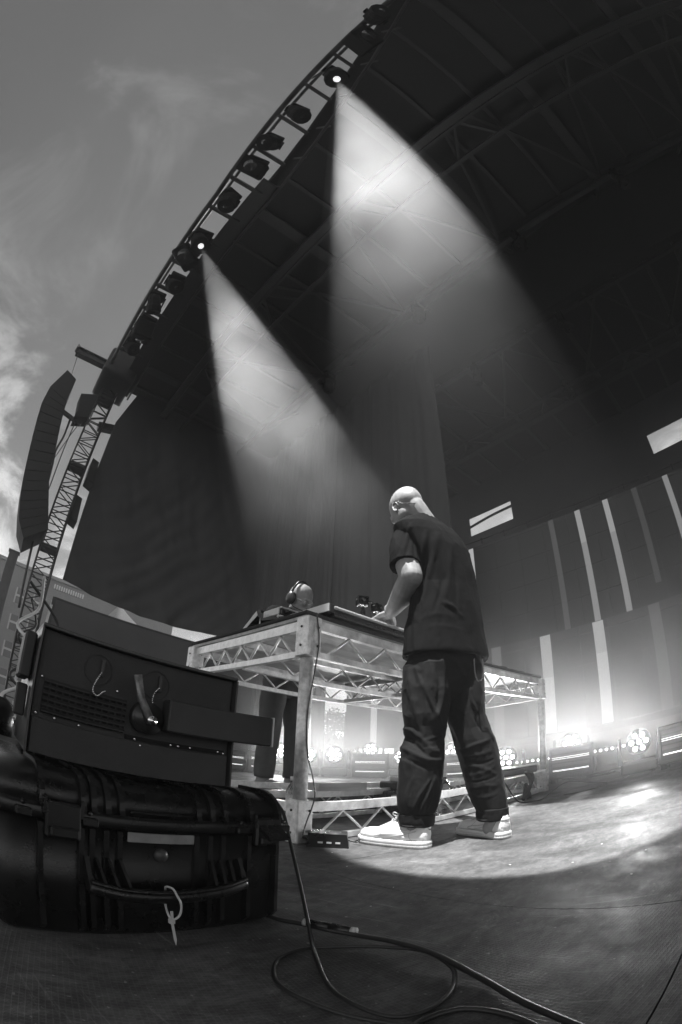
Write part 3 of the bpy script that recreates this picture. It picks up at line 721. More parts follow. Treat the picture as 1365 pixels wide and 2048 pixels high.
strobe_box('strobe box at the far left end of the row, seen past the fog machine', -11.8, 8.3, 1.0, R(10), .02)
# LED battens with rows of bright dots, along the riser
def batten(label, s0, s1):
    t = thing('led_batten', label, 'light strip', LNV * 6.55 + LTV * (s0 + s1) / 2, R(-45), 'strips of lit dots at the back')
    L = (s1 - s0) / 2; m = MB(); m.bbox(-L, L, -.03, .04, .19, .27, .008); m.build('housing', black_metal, t)
    m = MB(); m.box((-L + .1, .01, .096), (.05, .06, .19)); m.box((L - .1, .01, .096), (.05, .06, .19)); m.build('foot', black_metal, t)
    n = int((s1 - s0) / .085)
    for k in range(n):
        m = MB(); m.ball((-L + .045 + k * .085, -.032, .232), (.013, .008, .013), 8, 6); m.build('light_dot', strip_on, t)
batten('row of lit dots between the right strobe box and the bright round lamp', -1.75, -.75)
batten('row of lit dots right of the bright round lamp at the right', -.62, .35)
batten('row of lit dots just right of the table leg', -2.95, -2.0)

# ================================================================== TABLE
TB = thing('truss_table', 'tall aluminium truss table carrying keyboards, with plywood top, left of the musician', 'table', (-.122, 2.027, 0), R(42.9))
TL, TW, TH = 2.638, 1.127, 1.034
def ladder(name, a, b, z0, z1, seg, ch=.032):
    a = Vector(a); b = Vector(b); m = MB(); up = Vector((0, 0, 1)); d = (b - a).normalized()
    m.bar(a + up * (z1 - .022), b + up * (z1 - .022), ch, .044); m.build(name, alu, TB)
    m = MB(); m.bar(a + up * (z0 + .014), b + up * (z0 + .014), ch, .028); m.build('lower_chord', alu, TB)
    q = MB(); n = seg * 2; L = (b - a).length; pts = []
    for k in range(n + 1):
        t = (k / n) * (L - .16) + .08; pts.append(a + d * t + up * ((z1 - .046) if k % 2 else (z0 + .03)))
    for p0, p1 in zip(pts, pts[1:]): q.cyl(p0, p1, .0065, 8)
    q.build('zigzag_rod', steel_bright if False else alu, TB)
A, B_, C_, D_ = (0, 0, 0), (0, TW, 0), (TL, 0, 0), (TL, TW, 0)
cw = .04
for z0, z1, nm in ((TH - .177, TH, 'top_rail'), (.006, .19, 'bottom_rail')):
    ladder(nm, (cw, 0, 0), (TL - cw, 0, 0), z0, z1, 9); ladder(nm, (cw, TW, 0), (TL - cw, TW, 0), z0, z1, 9)
    ladder(nm, (cw, TW * .52, 0), (TL - cw, TW * .52, 0), z0, z1 - .003, 9)
    ladder(nm, (0, cw, 0), (0, TW - cw, 0), z0, z1 - .006, 5); ladder(nm, (TL, cw, 0), (TL, TW - cw, 0), z0, z1 - .006, 4)
ladder('cross_rail', (TL / 2, .03, 0), (TL / 2, TW - .03, 0), TH - .17, TH - .012, 4)
for p in (A, B_, C_, D_):
    m = MB(); m.cyl((p[0], p[1], .20), (p[0], p[1], TH - .18), .031, 20); m.build('leg', alu_leg, TB)
    for z0, z1 in ((TH - .183, TH + .004), (0, .205)):
        m = MB(); m.bbox(p[0] - .042, p[0] + .042, p[1] - .042, p[1] + .042, z0, z1, .005); o = m.build('corner_block', alu_leg, TB)
        b = MB()
        for zz in (z0 + .05, z1 - .05):
            b.cyl((p[0] + .02, p[1] - .040, zz), (p[0] + .02, p[1] - .046, zz), .006, 8); b.cyl((p[0] - .040, p[1] + .0, zz), (p[0] - .046, p[1] + .0, zz), .006, 8)
        b.build('bolt', dark_metal, o)
m = MB(); m.bbox(-.02, TL + .02, .0, TW + .02, TH + .001, TH + .017); m.build('tabletop', plywood, TB)
m = MB(); m.bbox(-.03, TL + .03, -.012, TW + .03, TH + .0175, TH + .036, .004); m.build('carpet_top', carpet, TB)
TI = Matrix.Translation((-.122, 2.027, 0)) @ Matrix.Rotation(R(42.9), 4, 'Z')
def T(x, y, z=0): return TI @ Vector((x, y, z))
ZT = TH + .037
# keyboard on the near edge
kb = thing('keyboard', 'long black keyboard with white keys under the hand of the standing musician', 'keyboard', T(.07, -.055, ZT), R(42.9)); kb.scale = (1, 1, .6)
m = MB(); m.bbox(0, 1.36, .012, .30, .022, .055, .006); m.bbox(0, .03, -.002, .30, .012, .082, .005); m.bbox(1.33, 1.36, -.002, .30, .012, .082, .005)
m.bbox(.03, 1.33, .14, .30, .055, .085, .004); m.build('case', mat('synth_black', .02, .3, n_scale=8, n_amt=.2), kb)
m = MB(); m.bbox(.05, 1.31, .02, .28, .001, .020); m.build('base', black_metal, kb)
m = MB(); m.bbox(-.008, -.0005, .0, .29, .014, .080, .002); m.build('end_cheek', pale_pl, kb)
wk = None
for k in range(52):
    x0 = .033 + k * 1.294 / 52
    if wk is None:
        m = MB(); m.bbox(0, .0232, -.006, .138, .056, .068, .0015); wk = m.build('white_key', white_pl, kb)
        c = wk
    else: c = wk.copy(); COL.objects.link(c); c.parent = kb
    c.location = (x0, 0, 0)
bk = None
for k in range(52):
    if k % 7 in (2, 6): continue
    x0 = .033 + (k + 1) * 1.294 / 52 - .0065
    if bk is None:
        m = MB(); m.bbox(0, .013, .045, .138, .068, .080, .002); bk = m.build('black_key', key_black, kb); c = bk
    else: c = bk.copy(); COL.objects.link(c); c.parent = kb
    c.location = (x0, 0, 0)
m = MB()
for k in range(9): m.cyl((.25 + k * .09, .22, .085), (.25 + k * .09, .22, .100), .011, 12)
m.build('knob', dark_metal, kb)
# tilted controller on a wire stand + pale drum machine
cs = thing('control_surface', 'slanted black control surface raised on a wire stand at the left end of the table', 'mixer', T(.05, .30, ZT), R(42.9))
m = MB(); pr = [(.40, .004), (.225, .118), (.19, .120), (.17, .055), (-.03, .045), (-.03, .03), (.16, .055), (.215, .090), (.38, .001)]
m.prism([(a, b) for a, b in pr], .0, .42, 'x'); m.build('body', mat('synth_black', 0), cs)
m = MB(); m.prism([(.40, .006), (.226, .120), (.212, .092), (.382, .001)], -.004, -.001, 'x'); m.build('side_cheek', pale_pl, cs)
m = MB()
for r_ in range(4):
    for c in range(8):
        yy = .0 + r_ * .045; zz = .078 + yy * .2; m.cyl((.04 + c * .045, yy, zz), (.04 + c * .045, yy, zz + .014), .009, 8)
m.build('knob', dark_metal, cs)
m = MB(); m.tube(crv([(.01, .02, 0), (.01, .02, .04), (.02, .01, .055), (.38, .01, .055), (.40, .02, .04), (.40, .02, 0)], 4), .005, 8); m.tube([(.01, .2, 0), (.01, .2, .088)], .004, 6); m.tube([(.40, .2, 0), (.40, .2, .088)], .004, 6); m.build('wire_stand', alu, cs)
dm = thing('drum_machine', 'pale grey drum machine lying flat on the slanted black control surface', 'synthesizer', T(.06, .31, ZT + .052), R(42.9))
m = MB(); m.bbox(0, .30, 0, .16, .012, .045, .006); m.build('case', mat('synth_black', 0), dm)
m = MB(); m.bbox(-.004, .29, -.004, .155, .046, .056, .003); m.build('top_panel', pale_pl, dm)
m = MB(); m.bbox(-.010, -.001, .01, .15, .012, .052, .003); m.build('end_panel', pale_pl, dm)
m = MB()
for r_ in range(2):
    for c in range(9): m.bbox(.02 + c * .029, .042 + c * .029, .02 + r_ * .06, .06 + r_ * .06, .0565, .061)
m.build('pads', white_pl, dm)
# two small cameras on jointed arms
def mini_cam(label, x, y, h, s=1.0, rz=0):
    p = T(x, y, ZT); t = thing('action_camera', label, 'camera', p, R(42.9) + rz, 'small cameras on jointed arms')
    m = MB(); m.tube(crv([(0, 0, 0), (.01, 0, h * .3), (-.012, 0, h * .5), (.012, 0, h * .75), (0, 0, h - .02)], 3), .010 * s, 8); m.cyl((0, 0, 0), (0, 0, .012), .03, 16)
    for zz in (.3, .55, .78): m.ball((.004, 0, h * zz), .016 * s, 10, 8)
    m.build('arm', black_metal, t)
    m = MB(); m.bbox(-.036 * s, .036 * s, -.028 * s, .028 * s, h - .01, h + .048 * s, .005); m.cyl((0, -.028 * s, h + .02), (0, -.04 * s, h + .02), .016 * s, 16); b = m.build('body', black_plastic, t)
    m = MB(); m.cyl((0, -.040 * s, h + .02), (0, -.043 * s, h + .02), .012 * s, 14); m.build('lens', glass_dark, b)
    m = MB(); m.bbox(-.037 * s, -.0363 * s, -.01, .006, h + .022, h + .028); m.build('mark', white_pl, b)
    m = MB(); m.tube(crv([(.036 * s, 0, h + .02), (.07, 0, h + .01), (.075, 0, h * .6), (.04, 0, h * .2), (.05, .03, .005)], 5), .003, 6); m.build('lead', cable_m, t)
mini_cam('larger, left one of the two small cameras above the keyboard', .54, .19, .225, .95, R(-30))
mini_cam('smaller, right one of the two small cameras, next to the hand', .63, .16, .20, .85, R(10))
# dark cloth at the far end
m = MB()
for k in range(9): m.ball(T(2.12 + k * .05 + random.uniform(-.02, .02), .12 + random.uniform(-.06, .08), ZT + .025 + .02 * math.sin(k)), (random.uniform(.05, .08), random.uniform(.04, .07), random.uniform(.02, .035)), 12, 8)
o = voxel(m, 'jacket', mat('jacket_cloth', .02, .9), None, .012, 4, disp=lambda p, n: .010 * noise.noise(p * 22)); tag(o, 'crumpled black jacket lying on the far right end of the table', 'jacket')

# things standing in and under the table
def bottle(label, x, y, s=1.0, z=0):
    t = thing('water_bottle', label, 'bottle', (x, y, z), 0, 'plastic water bottles under the table'); m = MB(); rings = []
    for zz, r in ((0, .026), (.006, .031), (.05, .031), (.06, .028), (.07, .031), (.15, .031), (.175, .022), (.19, .013), (.2, .0125)):
        rings.append([(math.cos(2 * math.pi * k / 20) * r * s, math.sin(2 * math.pi * k / 20) * r * s, zz * s) for k in range(20)])
    m.loft(rings); m.build('body', clear_pl, t)
    m = MB(); m.cyl((0, 0, .2 * s), (0, 0, .218 * s), .0155 * s, 16); m.build('cap', white_pl, t)
    m = MB(); m.cyl((0, 0, .075 * s), (0, 0, .135 * s), .0318 * s, 24); m.build('label', label_m, t)
p = T(.30, .42); bottle('clear water bottle behind the front table leg, inside the bottom frame', p.x, p.y, 1.25, .01)
p = T(1.22, .10); bottle('clear water bottle between the legs of the musician, inside the bottom frame', p.x, p.y, 1.35)
# plywood shelf bits in the bottom frame
m = MB(); m.bbox(.55, .95, .50, .60, .191, .24); tag(m.build('wood_block', plywood, None, loc=(-.122, 2.027, 0), rot=(0, 0, R(42.9))), 'pale wooden block lying on the bottom frame of the table', 'block')
gk = thing('gear_case', 'open black equipment case with cables, seen behind the legs of the musician', 'case', T(1.45, .55, .0), R(20))
m = MB(); m.bbox(-.25, .25, -.15, .15, .0, .17, .012); m.build('case_shell', black_plastic, gk)
m = MB(); m.bbox(-.22, .22, -.156, -.151, .06, .14); m.bbox(-.2, -.1, -.160, -.157, .08, .12); m.bbox(.02, .18, -.160, -.157, .08, .10); m.build('front_panel', pale_pl, gk)
m = MB(); m.bbox(-.18, .2, -.1, .12, .171, .23, .01); m.build('device', black_metal, gk)
m = MB(); m.bbox(-.12, .1, -.08, .08, .231, .262, .006); m.build('power_supply', pale_pl, gk)
k2 = thing('stage_piano', 'small keyboard resting tilted on the bottom frame, right of the musician', 'keyboard', T(1.75, -.02, .215), R(34))
m = MB(); m.bbox(-.05, .48, -.03, .16, 0, .055, .008); m.build('case', mat('synth_black', 0), k2)
for k in range(22):
    m = MB(); m.bbox(-.03 + k * .022, -.0095 + k * .022, -.032, .08, .056, .064, .001); m.build('white_key', white_pl, k2)
m = MB(); m.bbox(.05, .3, .09, .14, .056, .07, .003); m.build('panel', pale_pl, k2)
m = MB()
for q in (0, .06, .12): m.tube(crv([T(2.08 + q, -.06, .25), T(2.12 + q * .5, -.10, .16), T(2.06 - q * .3, -.12, .08), T(2.0 + q, -.10, .02), T(2.12 + q, -.05, .015), T(2.2, -.03, .12)], 6), .014, 6)
tag(m.build('guitar_strap', mat('strap', .02, .8)), 'black strap hanging in loops off the small keyboard to the floor', 'strap')

# power box near the front leg
pb = thing('power_box', 'small black power supply on the floor at the foot of the front table leg', 'power supply', (.005, 1.985, 0), R(-3))
m = MB(); m.prism([(-.085, .0), (.085, .0), (.075, .062), (-.075, .066)], -.05, .06, 'y'); m.build('body', black_plastic, pb)
m = MB(); m.bbox(-.16, -.02, .062, .11, .0, .012, .003); m.build('base_plate', black_metal, pb)
m = MB(); m.bbox(-.11, -.085, -.01, .01, .046, .056); m.build('socket', pale_pl, pb)
for k in range(3):
    m = MB(); m.bbox(-.04 + k * .035, -.02 + k * .035, -.052, -.0505, .02, .028); m.build('mark', label_m, pb)
#PART4
# ================================================================== CASE AND FOG MACHINE
CX = (-.282, .776, 0); CR = R(50)
case = thing('equipment_case', 'big black ribbed plastic equipment case carrying the fog machine at lower left', 'case', CX, CR)
def rr(x0, x1, y0, y1, r, z, n=6):
    out = []
    for cx_, cy_, a0 in ((x1 - r, y0 + r, -90), (x1 - r, y1 - r, 0), (x0 + r, y1 - r, 90), (x0 + r, y0 + r, 180)):
        for k in range(n + 1):
            a = R(a0 + 90 * k / n); out.append((cx_ + r * math.cos(a), cy_ + r * math.sin(a), z))
    return out
HW, DP = .302, .44
m = MB(); m.loft([rr(-HW + .02, HW - .02, .02, DP - .02, .03, .0), rr(-HW + .008, HW - .008, .008, DP - .008, .04, .012), rr(-HW + .004, HW - .004, .004, DP - .004, .045, .10), rr(-HW, HW, 0, DP, .045, .228)]); m.build('body', black_plastic, case)
m = MB(); rings = [rr(-HW, HW, 0, DP, .045, .242)]
for k in range(1, 9):
    a = math.pi / 2 * k / 8; q = .05 * (1 - math.cos(a)); rings.append(rr(-HW + q, HW - q, q, DP - q, .045 + .02 * k / 8, .262 + .05 * math.sin(a)))
m.loft(rings); m.build('lid', black_plastic, case)
m = MB(); m.loft([rr(-HW - .008, HW + .008, -.008, DP + .008, .05, .227), rr(-HW - .010, HW + .010, -.010, DP + .010, .05, .233), rr(-HW - .010, HW + .010, -.010, DP + .010, .05, .246), rr(-HW - .007, HW + .007, -.007, DP + .007, .05, .252)]); m.build('rim', black_plastic, case)
# ribs
def rib(x, wd=.010, d=.010, top=True):
    m = MB(); pr = [(-.0, .015), (-d, .03), (-d, .222), (0, .226)]
    m.prism([(a + .004, b) for a, b in pr] + [(.02, .2), (.02, .03)], x - wd / 2, x + wd / 2, 'x')
    pts = [(-d - .004, .254)]
    for k in range(7):
        a = math.pi / 2 * k / 6; pts.append((.05 * (1 - math.cos(a)) - d * math.cos(a) * 1.0, .262 + .05 * math.sin(a) + .006 * math.sin(a)))
    pts += [(.12, .3185), (.12, .3), (.03, .28), (.01, .254)]
    m.prism(pts, x - wd / 2, x + wd / 2, 'x'); m.build('rib', black_plastic, case)
for x in (-.125, -.100, -.075, .078, .108, .138): rib(x)
for x in (-.215, -.145, .198, .272): rib(x, .009, .014)
for sx in (-1, 1):
    xx = sx * (HW + .004)
    for yy in (.12, .2, .28):
        m = MB(); m.bbox(xx - .006, xx + .006, yy - .006, yy + .006, .02, .30); m.build('rib', black_plastic, case)
for x, opn in ((-.180, 0), (.235, 1)):
    m = MB(); m.bbox(x - .030, x + .030, -.022, -.006, .200, .262, .004); m.bbox(x - .024, x + .024, -.030, -.022, .205, .222, .003); m.bbox(x - .034, x - .028, -.02, 0, .24, .27); m.bbox(x + .028, x + .034, -.02, 0, .24, .27)
    if opn: m.add(*[[(x - .026, -.018, .250), (x + .026, -.018, .250), (x + .030, -.052, .222), (x - .022, -.052, .222), (x - .026, -.014, .244), (x + .026, -.014, .244), (x + .030, -.048, .216), (x - .022, -.048, .216)], [(0, 1, 2, 3), (7, 6, 5, 4), (0, 4, 5, 1), (1, 5, 6, 2), (2, 6, 7, 3), (3, 7, 4, 0)]])
    m.build('latch', black_plastic, case)
for x in (-.245, -.128 - .005, .175, .29 - .006):
    m = MB(); m.bbox(x - .014, x + .014, -.020, -.006, .228, .243, .003); m.cyl((x, -.006, .25), (x, -.014, .25), .004, 8); m.build('padlock_eye', black_plastic, case)
# handle with its finned ends
m = MB(); P = [(-.135, -.010, .165), (-.135, -.030, .118), (-.06, -.042, .108), (.02, -.045, .105), (.10, -.042, .108), (.168, -.030, .118), (.168, -.010, .165)]
m.bar((-.132, -.03, .122), (-.06, -.040, .112), .016, .026); 
m = MB(); pts = crv([(-.138, -.026, .122), (-.08, -.037, .113), (.015, -.043, .110), (.11, -.037, .113), (.170, -.026, .122)], 8)
m.tube(pts, .0135, 12); m.tube([p + Vector((0, -.010, .012)) for p in pts], .0045, 8)
for x0, sg in ((-.138, 1), (.170, -1)):
    for k in range(4):
        xx = x0 + sg * k * .021; m.bar((xx - sg * .003, -.004, .168), (xx + sg * .004, -.032, .122), .006, .014)
    m.bar((x0, -.004, .17), (x0, -.030, .115), .008, .02)
m.build('handle', black_plastic, case)
m = MB(); m.bbox(-.060, .073, -.004, -.0005, .204, .223, .001); m.build('name_plate', mat('plate_grey', .24, .45, n_scale=20, n_amt=.25), case)
m = MB(); m.ball((.006, -.001, .180), (.014, .009, .014), 16, 10); m.build('pressure_valve', mat('valve', .05, .45, n_scale=60, n_amt=.5), case)
m = MB(); m.bbox(-.055, .07, -.003, .0, .229 + .028, .2635, .002); m.build('lid_plate', black_plastic, case)
# white cable tie on the handle
tie = thing('cable_tie', 'pale nylon cable tie looped round the handle of the big case, its tail hanging down', 'cable tie', Matrix.Translation(CX) @ Matrix.Rotation(CR, 4, 'Z') @ Vector((0, -.045, .11)), CR)
m = MB(); m.tube(crv([(0, -.018, .012), (.006, -.022, -.006), (.004, -.020, -.030), (-.008, -.016, -.040), (-.012, -.010, -.03), (-.006, .008, -.018), (0, .016, 0), (-.004, .010, .018), (0, -.006, .020), (.0, -.018, .012)], 4), .0022, 6)
m.build('loop', zip_m, tie)
m = MB(); m.bbox(-.014, -.004, -.020, -.012, -.048, -.038, .001); m.build('lock', zip_m, tie)
m = MB(); m.loft([[(-.011, -.0165, -.022), (-.006, -.0165, -.022), (-.006, -.0150, -.022), (-.011, -.0150, -.022)], [(-.010, -.0165, -.05), (-.005, -.0165, -.05), (-.005, -.015, -.05), (-.010, -.015, -.05)], [(-.006, -.018, -.085), (-.001, -.018, -.085), (-.001, -.0165, -.085), (-.006, -.0165, -.085)], [(-.002, -.016, -.098), (-.001, -.016, -.098), (-.001, -.0155, -.098), (-.002, -.0155, -.098)]], False); m.build('tail', zip_m, tie)

# second, farther case at the left border
c2 = thing('small_case', 'smaller black ribbed case half hidden behind the fog machine at the left border', 'case', Matrix.Translation(CX) @ Matrix.Rotation(CR, 4, 'Z') @ Vector((-.36, .62, 0)), CR)
m = MB(); m.loft([rr(-.22, .22, 0, .3, .04, .0), rr(-.23, .23, -.01, .31, .045, .25)]); m.build('body', black_plastic, c2)
m = MB(); m.loft([rr(-.225, .225, -.005, .305, .045, .262), rr(-.225, .225, -.005, .305, .045, .37), rr(-.20, .20, .02, .28, .05, .40)]); m.build('lid', black_plastic, c2)
m = MB(); m.loft([rr(-.24, .24, -.02, .32, .045, .25), rr(-.24, .24, -.02, .32, .045, .262)]); m.build('rim', black_plastic, c2)
for x in (-.16, -.1, .1, .16):
    m = MB(); m.bbox(x - .006, x + .006, -.022, 0, .01, .24); m.bbox(x - .006, x + .006, -.016, .02, .27, .38); m.build('rib', black_plastic, c2)

# fog machine: front plane azimuth 48
HZO = Vector((-.36, .78, .318)); HA = R(42)
fm = thing('fog_machine', 'black metal fog machine with grille, lever and ball chains standing on the big case', 'fog machine', HZO, HA)
X0, X1, HH, DD = -.178, .216, .226, .30
m = MB(); m.bbox(X0, X1, .004, DD, .010, HH, .003); m.build('housing', fog_metal, fm)
m = MB(); m.bbox(X0 - .004, X1 + .004, -.010, DD + .004, HH - .001, HH + .006, .002); m.bbox(X0 - .004, X0 - .0005, -.010, DD, .004, HH - .0012); m.bbox(X1 + .0005, X1 + .004, -.010, DD, .004, HH - .0012); m.build('cover', mat('cover_edge', .035, .35, n_scale=10, n_amt=.4), fm)
m = MB(); m.bbox(X0 + .004, X1 - .004, -.003, .004, .004, .068, .001); m.build('lower_panel', fog_metal, fm)
def ring_plate(mb, cx_, cz_, r0, r1, y0, y1, n=32):
    for k in range(n):
        a, b = 2 * math.pi * k / n, 2 * math.pi * (k + 1) / n
        q = [(cx_ + r * math.cos(t), y, cz_ + r * math.sin(t)) for r, t in ((r0, a), (r1, a), (r1, b), (r0, b)) for y in (y0, y1)]
        mb.add(q, [(0, 2, 3, 1), (2, 4, 5, 3), (4, 6, 7, 5), (6, 0, 1, 7), (0, 6, 4, 2), (1, 3, 5, 7)])
# grille: black slots with slats
m = MB(); m.bbox(X0 + .018, -.004, -.0015, .003, .078, .134); m.build('grille_opening', mat('void', .004, .9), fm)
for k in range(6):
    m = MB(); zz = .0805 + k * .0105; m.prism([(-.0080, zz), (-.0016, zz + .005), (-.0016, zz + .0065), (-.0082, zz + .0016)], X0 + .018, -.004, 'x'); m.build('slat', fog_metal, fm)
m = MB()
for k in range(12): m.bbox(X0 + .028 + k * .0125, X0 + .031 + k * .0125, -.0035, -.0016, .079, .133)
m.build('fin', mat('fin_dark', .012, .6), fm)
m = MB(); m.bbox(.0, X1 - .012, -.0015, .003, .070, .078); m.build('lower_slot', mat('void', 0), fm)
for cx_ in (-.065, .050):
    m = MB(); ring_plate(m, cx_, .182, .0262, .0275, .0015, .0048);  m.build('round_plate', fog_metal, fm)
    p = MB(); p.bbox(cx_ - .0035 + .006, cx_ + .0035 + .006, -.006, .002, .170, .202, .001); p.build('clip', dark_metal, fm)
    c = MB(); pts = crv([(cx_ + .004, -.010, .176), (cx_ - .004, -.012, .160), (cx_ - .008, -.012, .146), (cx_ - .006, -.013, .137), (cx_ + .002, -.013, .134), (cx_ + .010, -.011, .142), (cx_ + .016, -.006, .146)] if cx_ < 0 else [(cx_ + .002, -.010, .176), (cx_ - .006, -.012, .166), (cx_ - .009, -.012, .152), (cx_ - .006, -.010, .143)], 5)
    d = 0; last = pts[0]; c.ball(last, .0018, 8, 6)
    for i in range(len(pts) - 1):
        for t in (0, .5):
            q = pts[i].lerp(pts[i + 1], t)
            if (q - last).length > .0030: c.ball(q, .0018, 8, 6); last = q
    c.build('ball_chain', steel_bright, fm)
# drum, lever, bolt
m = MB(); m.cyl((.034, .002, .115), (.034, -.022, .115), .030, 32); m.cyl((.034, -.022, .115), (.034, -.024, .115), .027, 32); m.build('drum', mat('drum_black', .022, .35), fm)
m = MB(); m.loft([[(.034 + .010, -.032, .113), (.034 - .004, -.034, .104), (.034 - .006, -.026, .104), (.034 + .010, -.024, .113)], [(.018, -.036, .150), (.006, -.038, .145), (.006, -.030, .145), (.018, -.028, .150)], [(.006, -.038, .190), (-.008, -.040, .186), (-.008, -.034, .186), (.006, -.032, .190)]], True)
m.build('lever', mat('worn_lever', .22, .4, .4, n_scale=40, n_amt=.9), fm)
m = MB(); m.cyl((.036, -.024, .112), (.036, -.040, .112), .0085, 20); m.cyl((.036, -.040, .112), (.036, -.0415, .112), .006, 6); m.build('bolt', steel_bright, fm)
# protruding outlet arm
m = MB(); m.bbox(.066, .290, -.040, -.004, .098, .158, .0025); m.build('outlet_arm', fog_metal, fm)
m = MB(); m.bbox(.2905, .293, -.041, -.003, .097, .159, .0005); m.build('arm_end_cap', pale_pl, fm)
sr = MB()
for (x, z) in ((X0 + .012, .140), (X0 + .010, .075), (X0 + .045, .074), (X0 + .09, .073), (.018, .072), (.09, .0735), (.105, .0735), (.03, .062), (X1 - .014, .072), (.13, .074), (.19, .074), (-.025, .152)): sr.ball((x, -.003, z), (.0026, .0014, .0026), 8, 6)
sr.build('screw', steel_bright, fm)
m = MB()
for x in (X0 + .03, X1 - .03):
    for y in (.03, DD - .03): m.cyl((x, y, -.003), (x, y, .010), .012, 12)
m.build('foot', black_plastic, fm)
m = MB(); m.bbox(X0 - .030, X0 - .006, .03, .13, .13, .215, .004); m.bbox(X0 - .028, X0 - .006, .05, .075, .06, .12, .003); m.build('side_bracket', fog_metal, fm)
m = MB(); m.bbox(X1 + .006, X1 + .012, .05, .07, .12, .20, .002); m.build('side_clip', fog_metal, fm)

# ================================================================== CABLES
def cable(label, pts, r, name='cable', m_=None, n=10, grp=None, cat='cable'):
    b0 = Vector(pts[0]); m = MB(); m.tube([p - b0 for p in crv(pts, n)], r, 10)
    return tag(m.build(name, m_ or cable_m, loc=b0), label, cat, grp)
FI = Matrix.Translation(HZO) @ Matrix.Rotation(HA, 4, 'Z')
cable('thick black cable falling from behind the big case and coiling on the floor in front', [(-.15, 1.16, .30), (-.108, 1.14, .255), (-.083, 1.09, .185), (-.058, 1.03, .110), (-.037, .96, .045), (-.022, .88, .009), (-.010, .757, .020), (.012, .657, .009), (.051, .588, .009), (.093, .553, .009), (.142, .572, .007), (.184, .632, .007), (.202, .711, .007), (.174, .790, .012), (.11, .838, .007), (.039, .843, .007), (-.031, .822, .007), (-.069, .768, .007), (-.072, .70, .007), (-.055, .648, .007), (-.015, .604, .007), (.035, .565, .007), (.09, .535, .007), (.15, .50, .007), (.2, .42, .007)], .0042)
cable('black mains cable running from the big case across the foreground to the lower right', [(-.14, 1.02, .008), (-.095, .984, .008), (-.048, .963, .010), (-.007, .930, .014), (.063, .892, .014), (.127, .838, .0185), (.185, .765, .016), (.231, .653, .008), (.255, .546, .008), (.282, .44, .008), (.31, .3, .008)], .0060)
cable('short thin cable arc at the bottom border of the picture', [(.08, .48, .006), (.115, .53, .006), (.15, .554, .006), (.183, .557, .006), (.216, .531, .006), (.24, .485, .006), (.26, .40, .006)], .0052)
jn = thing('cable_connector', 'taped black connector joining the mains cable right of the big case', 'connector', (.005, .932, .018), math.atan2(-.035, .07))
m = MB(); m.cyl((-.040, 0, 0), (.008, 0, 0), .0105, 16); m.build('plug', black_plastic, jn)
m = MB(); m.cyl((.009, 0, 0), (.052, 0, 0), .0118, 16, .0095); m.build('socket', black_plastic, jn)
m = MB(); m.cyl((-.050, 0, 0), (-.041, 0, 0), .0093, 12); m.cyl((.053, 0, 0), (.064, 0, 0), .0098, 12); m.build('tape', tape_m, jn)
cable('thin black lead running down the front table leg to the power box', [T(-.0, -.047, TH + .02), T(.02, -.050, TH - .1), T(.012, -.048, .82), T(-.01, -.036, .6), T(.0, -.036, .42), T(.02, -.05, .32), T(.03, -.06, .22), T(-.02, -.07, .1), T(-.06, -.10, .05), (-.09, 1.99, .03), (-.08, 1.98, .025)], .0032)
cable('thin black cable curling on the floor right of the table', [T(1.75, -.05, .2), T(1.8, -.12, .05), T(1.86, -.16, .006), T(1.95, -.26, .006), T(2.1, -.3, .05), T(2.3, -.35, .09), T(2.5, -.5, .04), T(2.55, -.62, .006), T(2.3, -.55, .006), T(2.12, -.38, .006)], .005)
cable('thin cable hanging under the table by the musician\'s right knee', [T(1.50, .35, TH - .02), T(1.48, .33, .8), T(1.38, .3, .55), T(1.3, .35, .35), T(1.35, .45, .25)], .004)
cable('short loop of lead beside the power box', [(.08, 1.99, .03), (.12, 1.985, .02), (.135, 2.01, .03), (.11, 2.04, .01)], .003)
cable('black cables running down behind the right side of the fog machine', [FI @ Vector((.21, .05, .12)), FI @ Vector((.235, .06, .03)), FI @ Vector((.27, .1, .0)), FI @ Vector((.30, .2, -.06)), FI @ Vector((.31, .3, -.2))], .006)
for i in range(5):
    rd = random.Random(i + 40); p0 = Vector(azp(31 + i * 2.2, 4.9 + rd.uniform(-.2, .5), .008)); pts = [p0]
    for k in range(7): pts.append(p0 + Vector((rd.uniform(-.1, .25) * (k + 1) * .5, rd.uniform(-.25, .25), rd.uniform(0, .03))))
    cable('tangled black cable on the floor %s' % ('behind the right strobe box', 'nearest the bright round lamp at right', 'between strobe box and round lamp', 'left of the cut off strobe box', 'in front of the right border strobe box')[i], pts, .008)
rd = random.Random(9)
for i in range(4):
    p0 = Vector((-2.0 - i * .15, 2.6 + i * .25, .4)); pts = [p0 + Vector((rd.uniform(-.2, .2), rd.uniform(-.2, .2), .9 - k * .18)) for k in range(8)]
    cable(('pale', 'dark', 'looped', 'knotted')[i] + ' cable hanging in the tangle at the foot of the lattice mast', pts, .012, m_=pale_pl if i % 2 == 0 else cable_m)
# debris on the floor
rd = random.Random(21); 
for i in range(10):
    az, r = rd.uniform(-5, 40), rd.uniform(.9, 1.9); p = azp(az, r, .002); m = MB(); n = 6; q = rd.uniform(.002, .005)
    pts = [(math.cos(2 * math.pi * k / n) * q * rd.uniform(.5, 1.3), math.sin(2 * math.pi * k / n) * q * rd.uniform(.5, 1.3)) for k in range(n)]
    m.prism(pts, 0, .001); o = m.build('paper_scrap', label_m, loc=p); tag(o, 'tiny pale paper scrap on the dark floor', 'scrap', 'tiny scraps on the dark floor')
